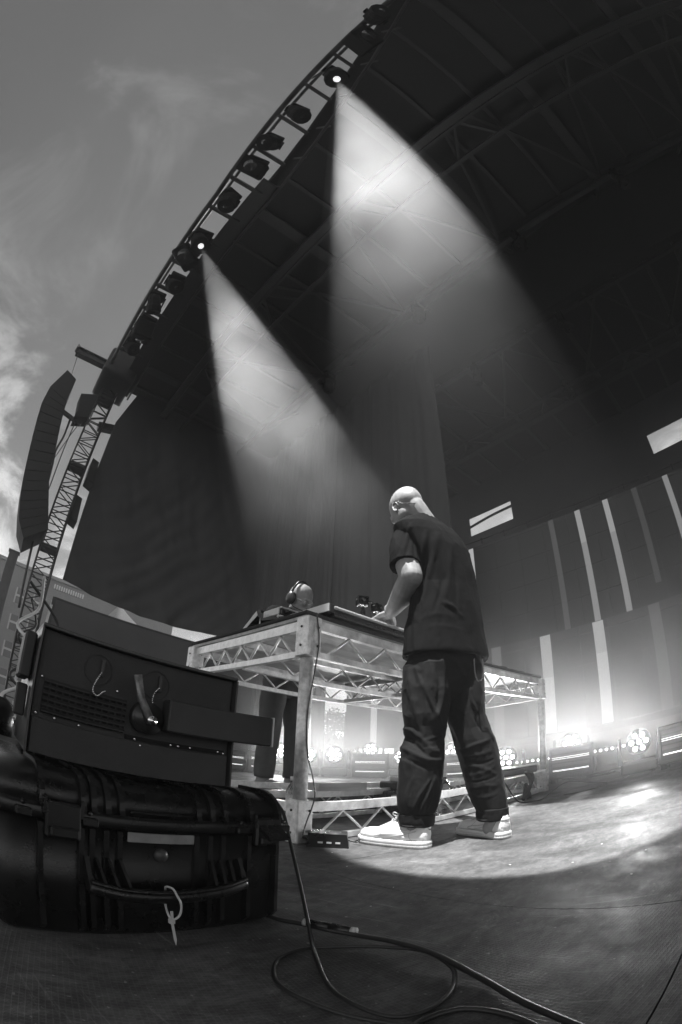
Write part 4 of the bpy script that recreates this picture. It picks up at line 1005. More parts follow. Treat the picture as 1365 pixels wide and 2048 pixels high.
#PART5
# ================================================================== PEOPLE
def ray_at(px, py, Y):                 # point of the photographed fold on the cloth surface, Y metres in front of the camera
    dx, dy = px - 682.5, py - 1024; r = math.hypot(dx, dy); th = 2 * math.asin(r / 1858)
    d = (_X * dx - _U * dy) * (math.sin(th) / r) + _f * math.cos(th)
    return CAM + d * (Y / d.y)
def foldfn(folds, micro=.0, msc=30, stretch=(1, 1, 1)):
    F = []
    for f in folds:
        pts, amp, wd = f[0], f[1], f[2]; P = [ray_at(*p) for p in pts]
        Q = crv(P, 5); F.append(([(a, b) for a, b in zip(Q, Q[1:])], amp * .8, wd * 1.08, P))
    B = [(min(p[i] for p in P) - .06, max(p[i] for p in P) + .06) for _, _, _, P in F for i in (0, 2)]
    def fn(p, n):
        d = 0
        for k, (seg, amp, wd, P) in enumerate(F):
            bx, bz = B[2 * k], B[2 * k + 1]
            if not (bx[0] < p.x < bx[1] and bz[0] < p.z < bz[1]): continue
            best = 9; tt = 0
            for i, (a, b) in enumerate(seg):
                ab = b - a; t = max(0, min(1, (p - a).dot(ab) / ab.length_squared)); q = a + ab * t
                e = math.hypot(p.x - q.x, p.z - q.z)
                if e < best: best = e; tt = (i + t) / len(seg)
            if abs(p.y - P[0].y) > .16: continue
            d += amp * math.exp(-(best / wd) ** 2) * math.sin(math.pi * min(1, max(0, .08 + tt * .84))) ** .5
        if micro:
            q = Vector((p.x * stretch[0], p.y * stretch[1], p.z * stretch[2])) * msc
            d += micro * (noise.noise(q) + .5 * noise.noise(q * 2.1))
        return d
    return fn
def garment(rings, ax, n=150, step=.006, power=2.3, cap=True):
    """rings: (z, cx, cy, half width, half depth); ax: compass azimuth the wearer faces"""
    f = Vector((math.sin(R(ax)), math.cos(R(ax)), 0)); s = Vector((f.y, -f.x, 0)) * -1
    ctl = [Vector(r[:3]) for r in rings]; out = []
    for i in range(len(rings) - 1):
        a, b, c, d = rings[max(i - 1, 0)], rings[i], rings[i + 1], rings[min(i + 2, len(rings) - 1)]
        m = max(1, int(abs(c[0] - b[0]) / step) + (1 if abs(c[0] - b[0]) < step else 0))
        for k in range(m):
            t = k / m
            out.append([.5 * ((2 * q1) + (q2 - q0) * t + (2 * q0 - 5 * q1 + 4 * q2 - q3) * t * t + (3 * q1 - q0 - 3 * q2 + q3) * t ** 3) if False else q1 + (q2 - q1) * (t * t * (3 - 2 * t) * .5 + t * .5) for q0, q1, q2, q3 in zip(a, b, c, d)])
    out.append(list(rings[-1])); R_ = []
    for z, cx_, cy_, w_, t_ in out:
        ring = []
        for k in range(n):
            p = 2 * math.pi * k / n; c_, s_ = math.cos(p), math.sin(p)
            x = math.copysign(abs(c_) ** (2 / power), c_) * w_; y = math.copysign(abs(s_) ** (2 / power), s_) * t_
            ring.append(Vector((cx_, cy_, z)) + s * x + f * y)
        R_.append(ring)
    return MB().loft(R_, True, cap)
def displace(o, fn):
    me = o.data; me.update(); ns = [v.vector.copy() for v in me.vertex_normals]
    for v, nn in zip(me.vertices, ns): v.co += nn * fn(v.co, nn)
    me.update()
def head_prims(m, C, Rm, s=1.0, ears=True):
    def b(c, r): m.ball(C + Rm @ (Vector(c) * s), Vector(r) * s, 24, 16, rot=Rm)
    b((0, -.006, .012), (.077, .098, .090)); b((0, -.030, .000), (.072, .074, .076)); b((0, .030, -.035), (.064, .064, .080)); b((0, .040, -.080), (.050, .048, .042))
    b((0, .066, -.108), (.026, .026, .018)); b((0, .005, -.06), (.058, .060, .055)); b((.036, .01, -.068), (.028, .045, .042)); b((-.036, .01, -.068), (.028, .045, .042)); b((.04, .015, -.075), (.024, .045, .034)); b((-.04, .015, -.075), (.024, .045, .034))
    b((0, .100, -.040), (.010, .014, .024)); b((0, .108, -.056), (.013, .014, .009)); b((.0, .086, -.010), (.046, .015, .010))
    b((.034, .072, -.046), (.020, .020, .014)); b((-.034, .072, -.046), (.020, .020, .014))
    b((0, .090, -.080), (.022, .011, .0055)); b((0, .088, -.090), (.019, .011, .006))
    for sx in (-1, 1):
        b((sx * .029, .082, -.027), (.011, .008, .007))
        if ears:
            E = Matrix.Rotation(R(-18) * sx, 3, 'Z')
            b((sx * .077, .000, -.048), (.008, .015, .026))
            pts = [C + Rm @ (Vector((sx * (.082 + .005 * math.sin(a * .5)), -.002 - .017 * math.cos(a), -.046 + .028 * math.sin(a))) * s) for a in [k / 10 * math.pi * 1.55 - .35 for k in range(11)]]
            m.tube(pts, .0044 * s, 8)
            m.ball(C + Rm @ (Vector((sx * .081, .006, -.072)) * s), .0068 * s, 10, 8)
def capsule(m, pts, rs, n=16):
    P = crv(pts, 4); k = len(P) - 1; rr_ = []
    for i in range(len(P)):
        t = i / k * (len(rs) - 1); j = min(int(t), len(rs) - 2); u = t - j; u = u * u * (3 - 2 * u) * .5 + u * .5; rr_.append(rs[j] + (rs[j + 1] - rs[j]) * u)
    m.tube(P, rr_, n); m.ball(P[0], rr_[0], n, 10); m.ball(P[-1], rr_[-1], n, 10)
def hand(m, W, K, up, side, tips, thumb, s=1.0):
    """W wrist, K middle of the knuckles, side points to the thumb"""
    W = Vector(W); K = Vector(K); side = Vector(side).normalized()
    for q, zz in zip((-.030, -.010, .010, .030), (-.006, .0, .002, -.002)):
        capsule(m, [W + side * q * .55, W.lerp(K, .5) + side * q * .8, K + side * q + Vector((0, 0, zz))], [.018 * s, .0150 * s, .0118 * s], 10)
    for (q, zz), tp, ln in zip(((-.030, -.006), (-.010, 0), (.010, .002), (.030, -.002)), tips, (.8, .95, 1, .92)):
        k0 = K + side * q + Vector((0, 0, zz)); tp = Vector(tp); mid = k0.lerp(tp, .45) + Vector((0, 0, .016 * ln)); m2 = k0.lerp(tp, .78) + Vector((0, 0, .010 * ln))
        capsule(m, [k0, mid, m2, tp], [.0108 * s, .0098 * s, .0088 * s, .0078 * s], 10)
    b = W.lerp(K, .22) + side * .024; tp = Vector(thumb); capsule(m, [b, b.lerp(tp, .45) + side * .014 + Vector((0, 0, .004)), b.lerp(tp, .78) + side * .008, tp], [.0165 * s, .0135 * s, .0112 * s, .0092 * s], 10)

# --- musician -------------------------------------------------------------
PB = Vector((.52, 2.0, 0))
body = MB(); C0 = Vector((.346, 2.120, 1.712))
HR = Matrix.Rotation(R(31), 3, 'Z') @ Matrix.Rotation(R(-24), 3, 'X')
head_prims(body, C0, HR, 1.05)
capsule(body, [(.368, 2.084, 1.714), (.388, 2.077, 1.680), (.413, 2.080, 1.635), (.436, 2.09, 1.59), (.46, 2.10, 1.52)], [.057, .060, .062, .069, .09])
capsule(body, [(.48, 2.08, 1.50), (.505, 2.065, 1.2), (.51, 2.06, .95)], [.09, .10, .10])
capsule(body, [(.335, 2.07, 1.52), (.322, 2.03, 1.38), (.340, 1.985, 1.245)], [.055, .061, .056])
capsule(body, [(.340, 1.985, 1.245), (.326, 2.09, 1.212), (.302, 2.24, 1.194), (.284, 2.362, 1.184)], [.056, .062, .046, .030])
capsule(body, [(.55, 2.15, 1.52), (.61, 2.2, 1.4), (.66, 2.30, 1.26)], [.055, .056, .05])
capsule(body, [(.66, 2.30, 1.26), (.64, 2.45, 1.24), (.615, 2.62, 1.195)], [.05, .052, .030])
for pts in (((.45, 2.03, .95), (.40, 1.99, .6), (.385, 1.985, .48), (.372, 1.965, .3), (.358, 1.948, .10), (.35, 1.955, .05)), ((.56, 2.07, .95), (.59, 2.05, .6), (.62, 2.04, .48), (.668, 2.02, .3), (.702, 1.985, .10), (.70, 2.0, .05))):
    capsule(body, pts, [.08, .065, .055, .05, .040, .04])
kz = ZT + .042
hand(body, (.284, 2.362, 1.184), (.243, 2.440, 1.188), None, (.883, .47, 0), [(.155, 2.452, kz + .006), (.172, 2.482, kz + .006), (.200, 2.508, kz + .006), (.236, 2.515, kz + .006)], (.312, 2.470, kz + .008), 1.05)
hand(body, (.615, 2.62, 1.195), (.580, 2.71, 1.190), None, (-.93, -.36, 0), [(.600, 2.80, kz + .006), (.575, 2.805, kz + .006), (.545, 2.80, kz + .006), (.520, 2.78, kz + .006)], (.515, 2.70, kz + .02), 1.05)
man = voxel(body, 'person', skin_m, None, .0038, 5, .5)
def at_base(o, base):
    me = o.data
    for v in me.vertices: v.co -= base
    o.location = base; me.update()
at_base(man, PB)
tag(man, 'bald musician in black t-shirt, rolled dark trousers and white sneakers playing a keyboard', 'person')
def child(o, name=None): o.parent = man; o.location = -PB; return o
# t-shirt
YS = 1.95
sf = foldfn([([(852, 1062, YS), (846, 1110, YS), (838, 1180, YS), (832, 1240, YS)], .010, .010), ([(878, 1066, YS), (866, 1120, YS), (852, 1175, YS), (838, 1215, YS)], .012, .013),
    ([(862, 1062, YS), (856, 1110, YS), (846, 1170, YS)], -.009, .009), ([(905, 1085, YS), (900, 1140, YS), (893, 1190, YS)], .009, .013), ([(917, 1110, YS), (914, 1160, YS), (913, 1213, YS)], -.007, .008),
    ([(885, 1213, YS), (903, 1222, YS), (922, 1222, YS)], -.006, .009), ([(888, 1208, YS), (905, 1214, YS), (925, 1232, YS)], .010, .009), ([(930, 1130, YS), (944, 1190, YS), (950, 1250, YS)], .008, .012),
    ([(835, 1240, YS), (870, 1232, YS), (905, 1235, YS)], .003, .010), ([(838, 1262, YS), (880, 1256, YS), (935, 1262, YS)], .002, .009), ([(852, 1100, YS), (848, 1160, YS), (842, 1215, YS)], -.008, .007), ([(876, 1180, YS), (870, 1240, YS), (872, 1290, YS)], .005, .014), ([(925, 1180, YS), (934, 1230, YS), (946, 1290, YS)], -.006, .010),
    ([(826, 1040, YS), (829, 1100, YS), (824, 1180, YS), (822, 1300, YS)], -.008, .006), ([(890, 1150, YS), (878, 1190, YS), (868, 1225, YS)], -.008, .009), ([(930, 1210, YS), (940, 1240, YS), (944, 1260, YS)], .008, .008),
    ([(868, 1090, YS), (880, 1130, YS), (884, 1170, YS)], -.006, .010), ([(808, 1068, 1.99), (800, 1100, 1.99), (790, 1120, 1.99)], -.006, .007), ([(825, 1048, 1.99), (815, 1070, 1.99), (806, 1105, 1.99)], .007, .008),
    ([(822, 1075, 1.99), (812, 1110, 1.99), (800, 1140, 1.99)], -.006, .007), ([(780, 1128, 1.99), (800, 1124, 1.99), (825, 1128, 1.99)], .003, .004)], .0045, 11, (1, 1, .6))
_sf = sf
def sf(p, n):
    a = 1 - abs(noise.noise(Vector((p.x * 16 + p.z * 4.5, p.y * 16, p.z * 2.2)))) * 2.6; b_ = 1 - abs(noise.noise(Vector((p.x * 30 - p.z * 8, p.y * 30, p.z * 11 + 7)))) * 2.6
    return _sf(p, n) + .0036 * max(0, a) ** 2 + .0016 * max(0, b_) ** 2 - .002
tee = garment([(.905, .512, 2.06, .18, .11), (.866, .512, 2.06, .205, .127), (.862, .513, 2.06, .221, .139), (.872, .513, 2.06, .225, .142), (.886, .513, 2.06, .223, .141), (1.0, .517, 2.08, .216, .138), (1.13, .525, 2.09, .193, .132), (1.22, .528, 2.10, .180, .128), (1.32, .526, 2.10, .182, .126), (1.43, .500, 2.10, .195, .126), (1.50, .468, 2.10, .200, .120), (1.55, .444, 2.10, .184, .110), (1.585, .433, 2.105, .145, .096), (1.612, .424, 2.105, .095, .082), (1.630, .417, 2.105, .068, .069), (1.641, .413, 2.105, .060, .062)], -27)
t_o = child(tee.build('t_shirt', tee_m)); displace(t_o, sf)
def sleeve(pts, rs, nm='sleeve'):
    m = MB(); P = crv(pts, 14); k = len(P) - 1; rr_ = []
    for i in range(len(P)):
        t = i / k * (len(rs) - 1); j = min(int(t), len(rs) - 2); u = t - j; rr_.append(rs[j] + (rs[j + 1] - rs[j]) * u)
    m.tube(P + [P[-1] + (P[-1] - P[-3]) * .02, P[-1] - (P[-1] - P[-3]) * .8], rr_ + [rr_[-1] * .93, rr_[-1] * .85], 80)
    o = m.build(nm, tee_m); o.parent = t_o; displace(o, sf); return o
sleeve([(.430, 2.09, 1.555), (.388, 2.085, 1.548), (.350, 2.070, 1.505), (.326, 2.045, 1.43), (.318, 2.025, 1.365), (.316, 2.01, 1.312)], [.055, .070, .078, .077, .075, .075])
sleeve([(.45, 2.11, 1.55), (.51, 2.13, 1.545), (.555, 2.155, 1.50), (.59, 2.19, 1.43), (.615, 2.23, 1.35), (.625, 2.25, 1.31)], [.06, .07, .077, .077, .074, .073])
m = MB(); m.tube(crv([(.413 + .064 * math.cos(a), 2.105 + .064 * math.sin(a), 1.640 + .008 * math.cos(a - 1)) for a in [k * math.pi / 8 for k in range(17)]], 2), .006, 8); o = m.build('collar', tee_m); o.parent = t_o
# trousers
YT = 1.90
tf = foldfn([([(834, 1335, YT), (846, 1370, YT), (862, 1410, YT), (884, 1452, YT)], .012, .009), ([(822, 1335, YT), (826, 1380, YT), (834, 1430, YT), (848, 1470, YT)], .011, .011), ([(842, 1345, YT), (852, 1390, YT), (866, 1430, YT)], -.010, .008),
    ([(884, 1315, YT), (888, 1350, YT), (884, 1400, YT), (868, 1440, YT)], .012, .010), ([(874, 1330, YT), (878, 1380, YT), (872, 1420, YT)], -.008, .008),
    ([(812, 1452, YT), (826, 1460, YT), (846, 1480, YT), (862, 1502, YT)], .012, .009), ([(814, 1470, YT), (832, 1490, YT), (850, 1510, YT)], -.012, .007), ([(808, 1492, YT), (830, 1508, YT), (856, 1520, YT), (880, 1520, YT)], .011, .008),
    ([(806, 1512, YT), (826, 1524, YT), (850, 1534, YT), (876, 1534, YT)], -.008, .007), ([(850, 1480, YT), (866, 1476, YT), (884, 1470, YT)], .006, .006), ([(848, 1494, YT), (866, 1492, YT), (884, 1486, YT)], -.006, .005), ([(852, 1506, YT), (868, 1504, YT), (884, 1500, YT)], .006, .005),
    ([(826, 1616, YT), (838, 1588, YT), (856, 1562, YT)], .009, .006), ([(838, 1618, YT), (852, 1592, YT), (868, 1556, YT)], .008, .006), ([(832, 1616, YT), (846, 1588, YT), (860, 1562, YT)], -.008, .005), ([(812, 1606, YT), (816, 1580, YT), (826, 1556, YT)], .007, .007), ([(852, 1622, YT), (860, 1600, YT), (866, 1575, YT)], .006, .004),
    ([(948, 1372, YT), (952, 1400, YT), (964, 1420, YT)], .011, .006), ([(964, 1422, YT), (960, 1436, YT), (968, 1455, YT)], -.010, .004), ([(932, 1500, YT), (955, 1490, YT), (985, 1478, YT)], .010, .007), ([(900, 1430, YT), (922, 1470, YT), (940, 1500, YT)], -.008, .012),
    ([(942, 1512, YT), (968, 1508, YT), (992, 1500, YT)], .007, .004), ([(944, 1524, YT), (970, 1526, YT), (996, 1518, YT)], -.006, .004), ([(946, 1532, YT), (972, 1536, YT), (998, 1548, YT)], .007, .004), ([(948, 1552, YT), (974, 1544, YT), (998, 1532, YT)], .007, .004), ([(948, 1566, YT), (972, 1562, YT), (1000, 1552, YT)], -.006, .004),
    ([(948, 1580, YT), (975, 1572, YT), (1000, 1572, YT)], .006, .004), ([(950, 1592, YT), (975, 1596, YT), (1002, 1586, YT)], .005, .004), ([(1000, 1475, YT), (990, 1462, YT), (978, 1450, YT)], .006, .006)], .0045, 13, (1, 1, .7))
_tf = tf
def tf(p, n):
    a = 1 - abs(noise.noise(Vector((p.x * 15 + p.z * 5, p.y * 15, p.z * 7.5)))) * 2.6; b_ = 1 - abs(noise.noise(Vector((p.x * 26 - p.z * 12, p.y * 26, p.z * 30 + 7)))) * 2.6
    return _tf(p, n) + .0026 * max(0, a) ** 2 + .0010 * max(0, b_) ** 2 - .001
tr = garment([(.93, .507, 2.06, .17, .11), (.88, .507, 2.06, .190, .118), (.80, .505, 2.055, .196, .122), (.74, .502, 2.05, .185, .112), (.69, .50, 2.045, .14, .09), (.665, .498, 2.04, .06, .05)], -27)
q = garment([(.86, .425, 2.02, .085, .09), (.82, .410, 2.005, .100, .108), (.706, .403, 1.995, .100, .108), (.594, .396, 1.985, .093, .098), (.54, .398, 1.985, .086, .09), (.482, .389, 1.98, .080, .086), (.44, .384, 1.978, .087, .092), (.393, .378, 1.972, .090, .094), (.303, .372, 1.965, .088, .090), (.235, .366, 1.96, .087, .088), (.195, .362, 1.955, .080, .082), (.165, .360, 1.952, .068, .073), (.150, .360, 1.950, .062, .068)], -35)
tr.add(q.v, q.f, True)
q = garment([(.86, .585, 2.08, .085, .09), (.825, .588, 2.07, .096, .10), (.708, .590, 2.06, .090, .098), (.591, .594, 2.05, .083, .092), (.53, .612, 2.048, .086, .09), (.473, .630, 2.04, .092, .094), (.377, .653, 2.03, .089, .09), (.281, .671, 2.02, .084, .086), (.184, .690, 2.005, .076, .080), (.15, .698, 1.998, .069, .074), (.135, .70, 1.996, .064, .07)], -20)
tr.add(q.v, q.f, True)
tr_o = child(tr.build('trousers', trouser_m)); displace(tr_o, tf)
for (x, y, z, a) in ((.360, 1.950, .098, -35), (.700, 1.994, .090, -20)):
    q = garment([(z + .05, x, y, .055, .06), (z + .056, x, y, .064, .070), (z + .052, x, y, .0675, .0735), (z + .02, x, y, .067, .073), (z + .002, x, y, .064, .071), (z - .002, x, y, .060, .066), (z + .006, x, y, .054, .060)], a, 90, .004)
    o = q.build('cuff', trouser_m); o.parent = tr_o; displace(o, lambda p, n: .0035 * noise.noise(p * 26) + .0015 * noise.noise(p * 60))
    m = MB(); m.tube([(x + .066 * math.cos(b), y + .070 * math.sin(b), z + .008) for b in [k * math.pi / 24 for k in range(49)]], .0012, 5); o = m.build('cuff_seam', mat('seam_thread', .07, .8), tr_o)
# hip chain
m = MB(); P = crv([ray_at(948, 1318, 1.93), ray_at(950, 1345, 1.92), ray_at(956, 1362, 1.915), ray_at(964, 1358, 1.92), ray_at(967, 1340, 1.925), ray_at(965, 1318, 1.93)], 8); last = P[0]
for p in P:
    if (p - last).length > .0045: m.ball(p, (.0024, .0024, .0024), 8, 6); last = p
m.tube([p + Vector((.003, 0, .002)) for p in P], .0010, 5)
child(m.build('hip_chain', dark_metal))
# wristband and earphone lead
m = MB(); w0 = Vector((.296, 2.30, 1.205)); wd = (Vector((.284, 2.362, 1.184)) - Vector((.300, 2.28, 1.208))).normalized(); a = wd.orthogonal().normalized(); b = wd.cross(a)
m.tube([Vector((.290, 2.328, 1.194)) + (a * math.cos(t) + b * math.sin(t)) * .0375 for t in [k * math.pi / 16 for k in range(33)]], .005, 8); child(m.build('wristband', mat('leather_band', .10, .6)))
ear = C0 + HR @ Vector((-.088, -.004, -.038))
m = MB(); m.tube(crv([ear + Vector((-.004, -.0, .0)), ear + Vector((.004, -.018, .02)), ear + Vector((.03, -.040, -.010)), Vector((.372, 2.018, 1.672)), Vector((.408, 2.028, 1.678)), Vector((.445, 2.052, 1.672)), Vector((.468, 2.085, 1.64))], 8), .0016, 6)
m.tube(crv([Vector((.395, 2.03, 1.645)), Vector((.42, 2.035, 1.664)), Vector((.437, 2.045, 1.672)), Vector((.45, 2.055, 1.64))], 8), .0015, 6)
child(m.build('earphone', cable_m))
# sneakers
def shoe(px, py, az, L=.352, mirror=1):
    s = L / .352
    sh = bpy.data.objects.new('sneaker', None)
    up = MB(); rings = []
    # (x from the heel, half width, top height, bottom, side lean)
    st = [(.006, .020, .075, .030), (.014, .034, .104, .028), (.035, .042, .110, .026), (.060, .045, .100, .026), (.085, .046, .094, .026), (.110, .046, .098, .026), (.135, .046, .115, .026), (.155, .048, .122, .026), (.18, .050, .112, .026), (.21, .053, .095, .026), (.24, .056, .082, .026), (.27, .057, .079, .026), (.30, .053, .077, .026), (.322, .044, .071, .026), (.336, .033, .060, .026), (.345, .018, .048, .028)]
    def ring(x, w_, zt, zb, n=48):
        c = (zt + zb) / 2; h = (zt - zb) / 2; out = []
        for k in range(n):
            a = 2 * math.pi * k / n; ca, sa = math.cos(a), math.sin(a); pw = 2.6
            yy = math.copysign(abs(ca) ** (2 / pw), ca) * w_; zz = math.copysign(abs(sa) ** (2 / pw), sa) * h
            t = (zz + h) / (2 * h); yy *= (1 - .42 * t ** 1.5) if h > .03 else (1 - .25 * t)
            bend = .008 * math.sin(min(1, x / .34) * math.pi)
            out.append((x, yy + bend * mirror, c + zz))
        return out
    up_st = []
    for i in range(len(st) - 1):
        for k in range(3):
            t = k / 3; up_st.append([a + (b - a) * t for a, b in zip(st[i], st[i + 1])])
    up_st.append(st[-1]); up.loft([ring(*q) for q in up_st], True)
    M_ = Matrix.Translation(Vector((px, py, 0)) - PB) @ Matrix.Rotation(hd(az), 4, 'Z') @ Matrix.Scale(s, 4)
    o = up.build('sneaker', white_leather); o.parent = man; o.matrix_local = M_
    # sole
    so = MB(); out = []
    prof = [(0, .018), (.012, .036), (.03, .044), (.07, .0475), (.12, .048), (.16, .050), (.2, .054), (.24, .058), (.28, .060), (.31, .056), (.335, .042), (.35, .022), (.354, .006)]
    P = []
    for i in range(len(prof) - 1):
        for k in range(4): t = k / 4; P.append((prof[i][0] + (prof[i + 1][0] - prof[i][0]) * t, prof[i][1] + (prof[i + 1][1] - prof[i][1]) * t))
    P.append(prof[-1])
    bend = lambda x: .008 * math.sin(min(1, x / .34) * math.pi) * mirror
    outline = [(x, w_ + bend(x)) for x, w_ in P] + [(x, -w_ + bend(x)) for x, w_ in reversed(P)]
    cen = (.17, 0)
    def off(k, zl):
        r = []
        for i, (x, y) in enumerate(outline):
            d = Vector((x - .17, (y) * 2.5)); L_ = d.length or 1; toe = max(0, (x - .30)) * .16 if zl < .01 else max(0, x - .30) * .06
            r.append((x + k * (x - .17) / .17, y + k * (1 if y > 0 else -1), zl + toe))
        return r
    so.loft([off(-.004, .001), off(0, .004), off(.0005, .014), off(-.0006, .016), off(.0003, .018), off(.0002, .031), off(-.002, .0345), off(-.006, .035)], True)
    c = so.build('sole', white_rubber, o)
    # grooves of the sole
    gm = MB()
    for k in range(46):
        x = .03 + k * .0063
        for sy in (-1, 1):
            w_ = np.interp(x, [p[0] for p in prof], [p[1] for p in prof]); gm.box((x, sy * (w_ + .0002) + bend(x), .0085 + max(0, x - .29) * .2), (.0016, .0012, .007))
    gm.build('sole_groove', grey_line, o)
    def sidept(x, z, sy, lift=.0012):
        st2 = [(a[0], a[1], a[2], a[3]) for a in st]; xs = [a[0] for a in st2]
        w_ = np.interp(x, xs, [a[1] for a in st2]); zt = np.interp(x, xs, [a[2] for a in st2]); zb = np.interp(x, xs, [a[3] for a in st2])
        h = (zt - zb) / 2; c_ = (zt + zb) / 2; u = max(-.999, min(.999, (z - c_) / h)); ca = (1 - abs(u) ** 2.6) ** (1 / 2.6); t = (u + 1) / 2
        return Vector((x, sy * (w_ * ca * (1 - .42 * t ** 1.5) + lift) + bend(x), z))
    # side tick: tapering curved band, and stitched overlays
    for sy in (-1, 1):
        q = MB(); lo = []; hi = []
        for k in range(25):
            t = k / 24
            x = .235 - t * .190; zc = .046 + .0 * t + .040 * max(0, (t - .12)) ** 1.25; wd_ = (.0115 * (1 - t) ** .9 + .0006) if t > .16 else .0112 * (t / .16) ** .55 * .92
            xl = x; zl = zc
            hi.append(sidept(xl + .0, zl + wd_, sy, .0018)); lo.append(sidept(xl, zl - wd_ * .9, sy, .0018))
        n_ = len(lo); vs = hi + lo; q.add(vs, [(i, i + 1, n_ + i + 1, n_ + i) for i in range(n_ - 1)])
        oo = q.build('side_tick', mat('tick_leather', .66, .35), o); md = oo.modifiers.new('s', 'SOLIDIFY'); md.thickness = .0014; md.offset = 1 if sy > 0 else -1
        e = MB(); e.tube(hi, .0011, 5); e.tube(lo, .0011, 5)
        e.tube([sidept(.30 - t * .06, .042 + t * .032, sy, .0006) for t in [k / 8 for k in range(9)]], .0007, 5)
        e.tube([sidept(.215 - .05 * t, .052 + t * .052, sy, .0006) for t in [k / 8 for k in range(9)]], .0007, 5)
        e.tube([sidept(.06 + .015 * math.sin(t * 3), .036 + t * .06, sy, .0006) for t in [k / 8 for k in range(9)]], .0008, 5)
        e.tube([sidept(.075 + .07 * t, .088 - .012 * math.sin(t * 3.1) + .014 * t, sy, .0008) for t in [k / 8 for k in range(9)]], .0007, 5)
        e.build('stitching', grey_line, o)
    q = MB(); q.ball((.014, 0, .094), (.010, .024, .014), 20, 12); q.ball((.013, 0, .062), (.0105, .026, .030), 20, 12)
    q.build('heel_patch', white_leather, o)
    q = MB(); 
    for k in range(16):
        t = k / 15; q.ball((.0035, -.013 + .026 * t, .083 + .010 * t ** 1.7), (.001, .0014, .0030 * math.sin(math.pi * min(1, t * 1.0 + .05)) + .0004), 6, 4)
    q.build('heel_mark', mat('mark_grey', .18, .6), o)
    # collar opening, tongue and laces
    q = MB(); q.tube(crv([(.012, 0, .106), (.03, .024, .108), (.07, .030, .099), (.11, .028, .099), (.135, .020, .114), (.15, 0, .122), (.135, -.020, .114), (.11, -.028, .099), (.07, -.030, .099), (.03, -.024, .108), (.012, 0, .106)], 6), .0045, 8); q.build('collar_edge', white_leather, o)
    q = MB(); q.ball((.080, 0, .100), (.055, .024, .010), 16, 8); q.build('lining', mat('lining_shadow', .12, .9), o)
    q = MB(); q.loft([[(.150 + a, y, .118 + b) for y, a, b in ((-.022, 0, 0), (.022, 0, 0), (.022, .006, .003), (-.022, .006, .003))], [(.138 + a, y * 1.1, .150 + b) for y, a, b in ((-.022, 0, 0), (.022, 0, 0), (.022, .006, .002), (-.022, .006, .002))]], False); q.build('tongue', white_leather, o)
    q = MB()
    for k in range(7):
        x = .158 + k * .0135; zt = np.interp(x, [a[0] for a in st], [a[2] for a in st])
        q.tube(crv([(x - .003, -.024, zt - .006), (x, -.012, zt + .0035), (x + .002, .0, zt + .005), (x + .0, .012, zt + .0035), (x - .003, .024, zt - .006)], 3), .0030, 8)
    q.tube(crv([(.150, .0, .135), (.140, .022, .150), (.155, .032, .160), (.170, .020, .148), (.155, .004, .136)], 5), .0026, 8)
    q.tube(crv([(.150, .0, .135), (.142, -.022, .146), (.158, -.034, .150), (.172, -.018, .140), (.155, -.002, .136)], 5), .0026, 8)
    q.tube(crv([(.152, .004, .136), (.16, .03, .13), (.17, .044, .108)], 5), .0024, 8)
    q.build('laces', white_pl, o)
    return o
shoe(.405, 1.895, -47, .352, 1)
shoe(.742, 1.915, -19, .345, -1)

# --- technician -------------------------------------------------------------
TPB = Vector((-.385, 3.66, .12)); TR = Matrix.Rotation(hd(137) - math.pi / 2, 4, 'Z'); TM = Matrix.Translation(TPB) @ TR
b2 = MB(); HC = Vector((0, .13, 1.575)); H2 = Matrix.Rotation(R(14), 3, 'Z') @ Matrix.Rotation(R(-22), 3, 'X')
head_prims(b2, HC, H2, 1.12, False)
capsule(b2, [(0, .09, 1.53), (0, .05, 1.46), (0, .01, 1.40)], [.056, .056, .08])
capsule(b2, [(0, 0, 1.38), (0, .0, 1.15), (0, 0, .95)], [.11, .11, .11])
for sx in (-1, 1):
    capsule(b2, [(sx * .18, .0, 1.40), (sx * .24, .06, 1.15)], [.05, .045]); capsule(b2, [(sx * .24, .06, 1.15), (sx * .17, .26, 1.0), (sx * .15, .33, .985)], [.045, .036, .028])
    capsule(b2, [(sx * .09, 0, .95), (sx * .11, .01, .5), (sx * .13, -.01, .08)], [.08, .055, .04])
    hand(b2, (sx * .15, .33, .985), (sx * .14, .41, .985), None, (-sx, 0, 0), [(sx * (.14 + .03), .48, .965), (sx * (.14 + .01), .495, .965), (sx * (.14 - .01), .49, .965), (sx * (.14 - .03), .475, .965)], (sx * .085, .42, .965), 1.0)
tec = voxel(b2, 'person', skin_m, None, .0055, 4, .5)
tec.data.transform(TR); tec.location = TPB
tag(tec, 'bald technician in dark clothes, headphones and glasses, bending over the far side of the table', 'person')
def tchild(mb, name, m_, par=None):
    o = mb.build(name, m_); o.data.transform(TR); o.parent = par or tec; return o
def tgar(rings, ax): return garment(rings, ax, 90, .02)
g1 = tgar([(.90, 0, 0, .19, .13), (.93, 0, 0, .205, .14), (1.15, 0, 0, .20, .135), (1.32, 0, .01, .215, .13), (1.41, 0, .015, .20, .115), (1.46, 0, .03, .11, .09), (1.49, 0, .04, .066, .066)], 0)
for sx in (-1, 1): g1.tube(crv([(sx * .13, .0, 1.42), (sx * .19, .01, 1.39), (sx * .235, .05, 1.18), (sx * .22, .15, 1.09)], 5), .066, 24)
o = tchild(g1, 'shirt', tee_m); displace(o, lambda p, n: .007 * noise.noise(p * 9))
g2 = tgar([(.96, 0, 0, .18, .12), (.85, 0, 0, .19, .125), (.78, 0, 0, .16, .11), (.74, 0, 0, .08, .06)], 0)
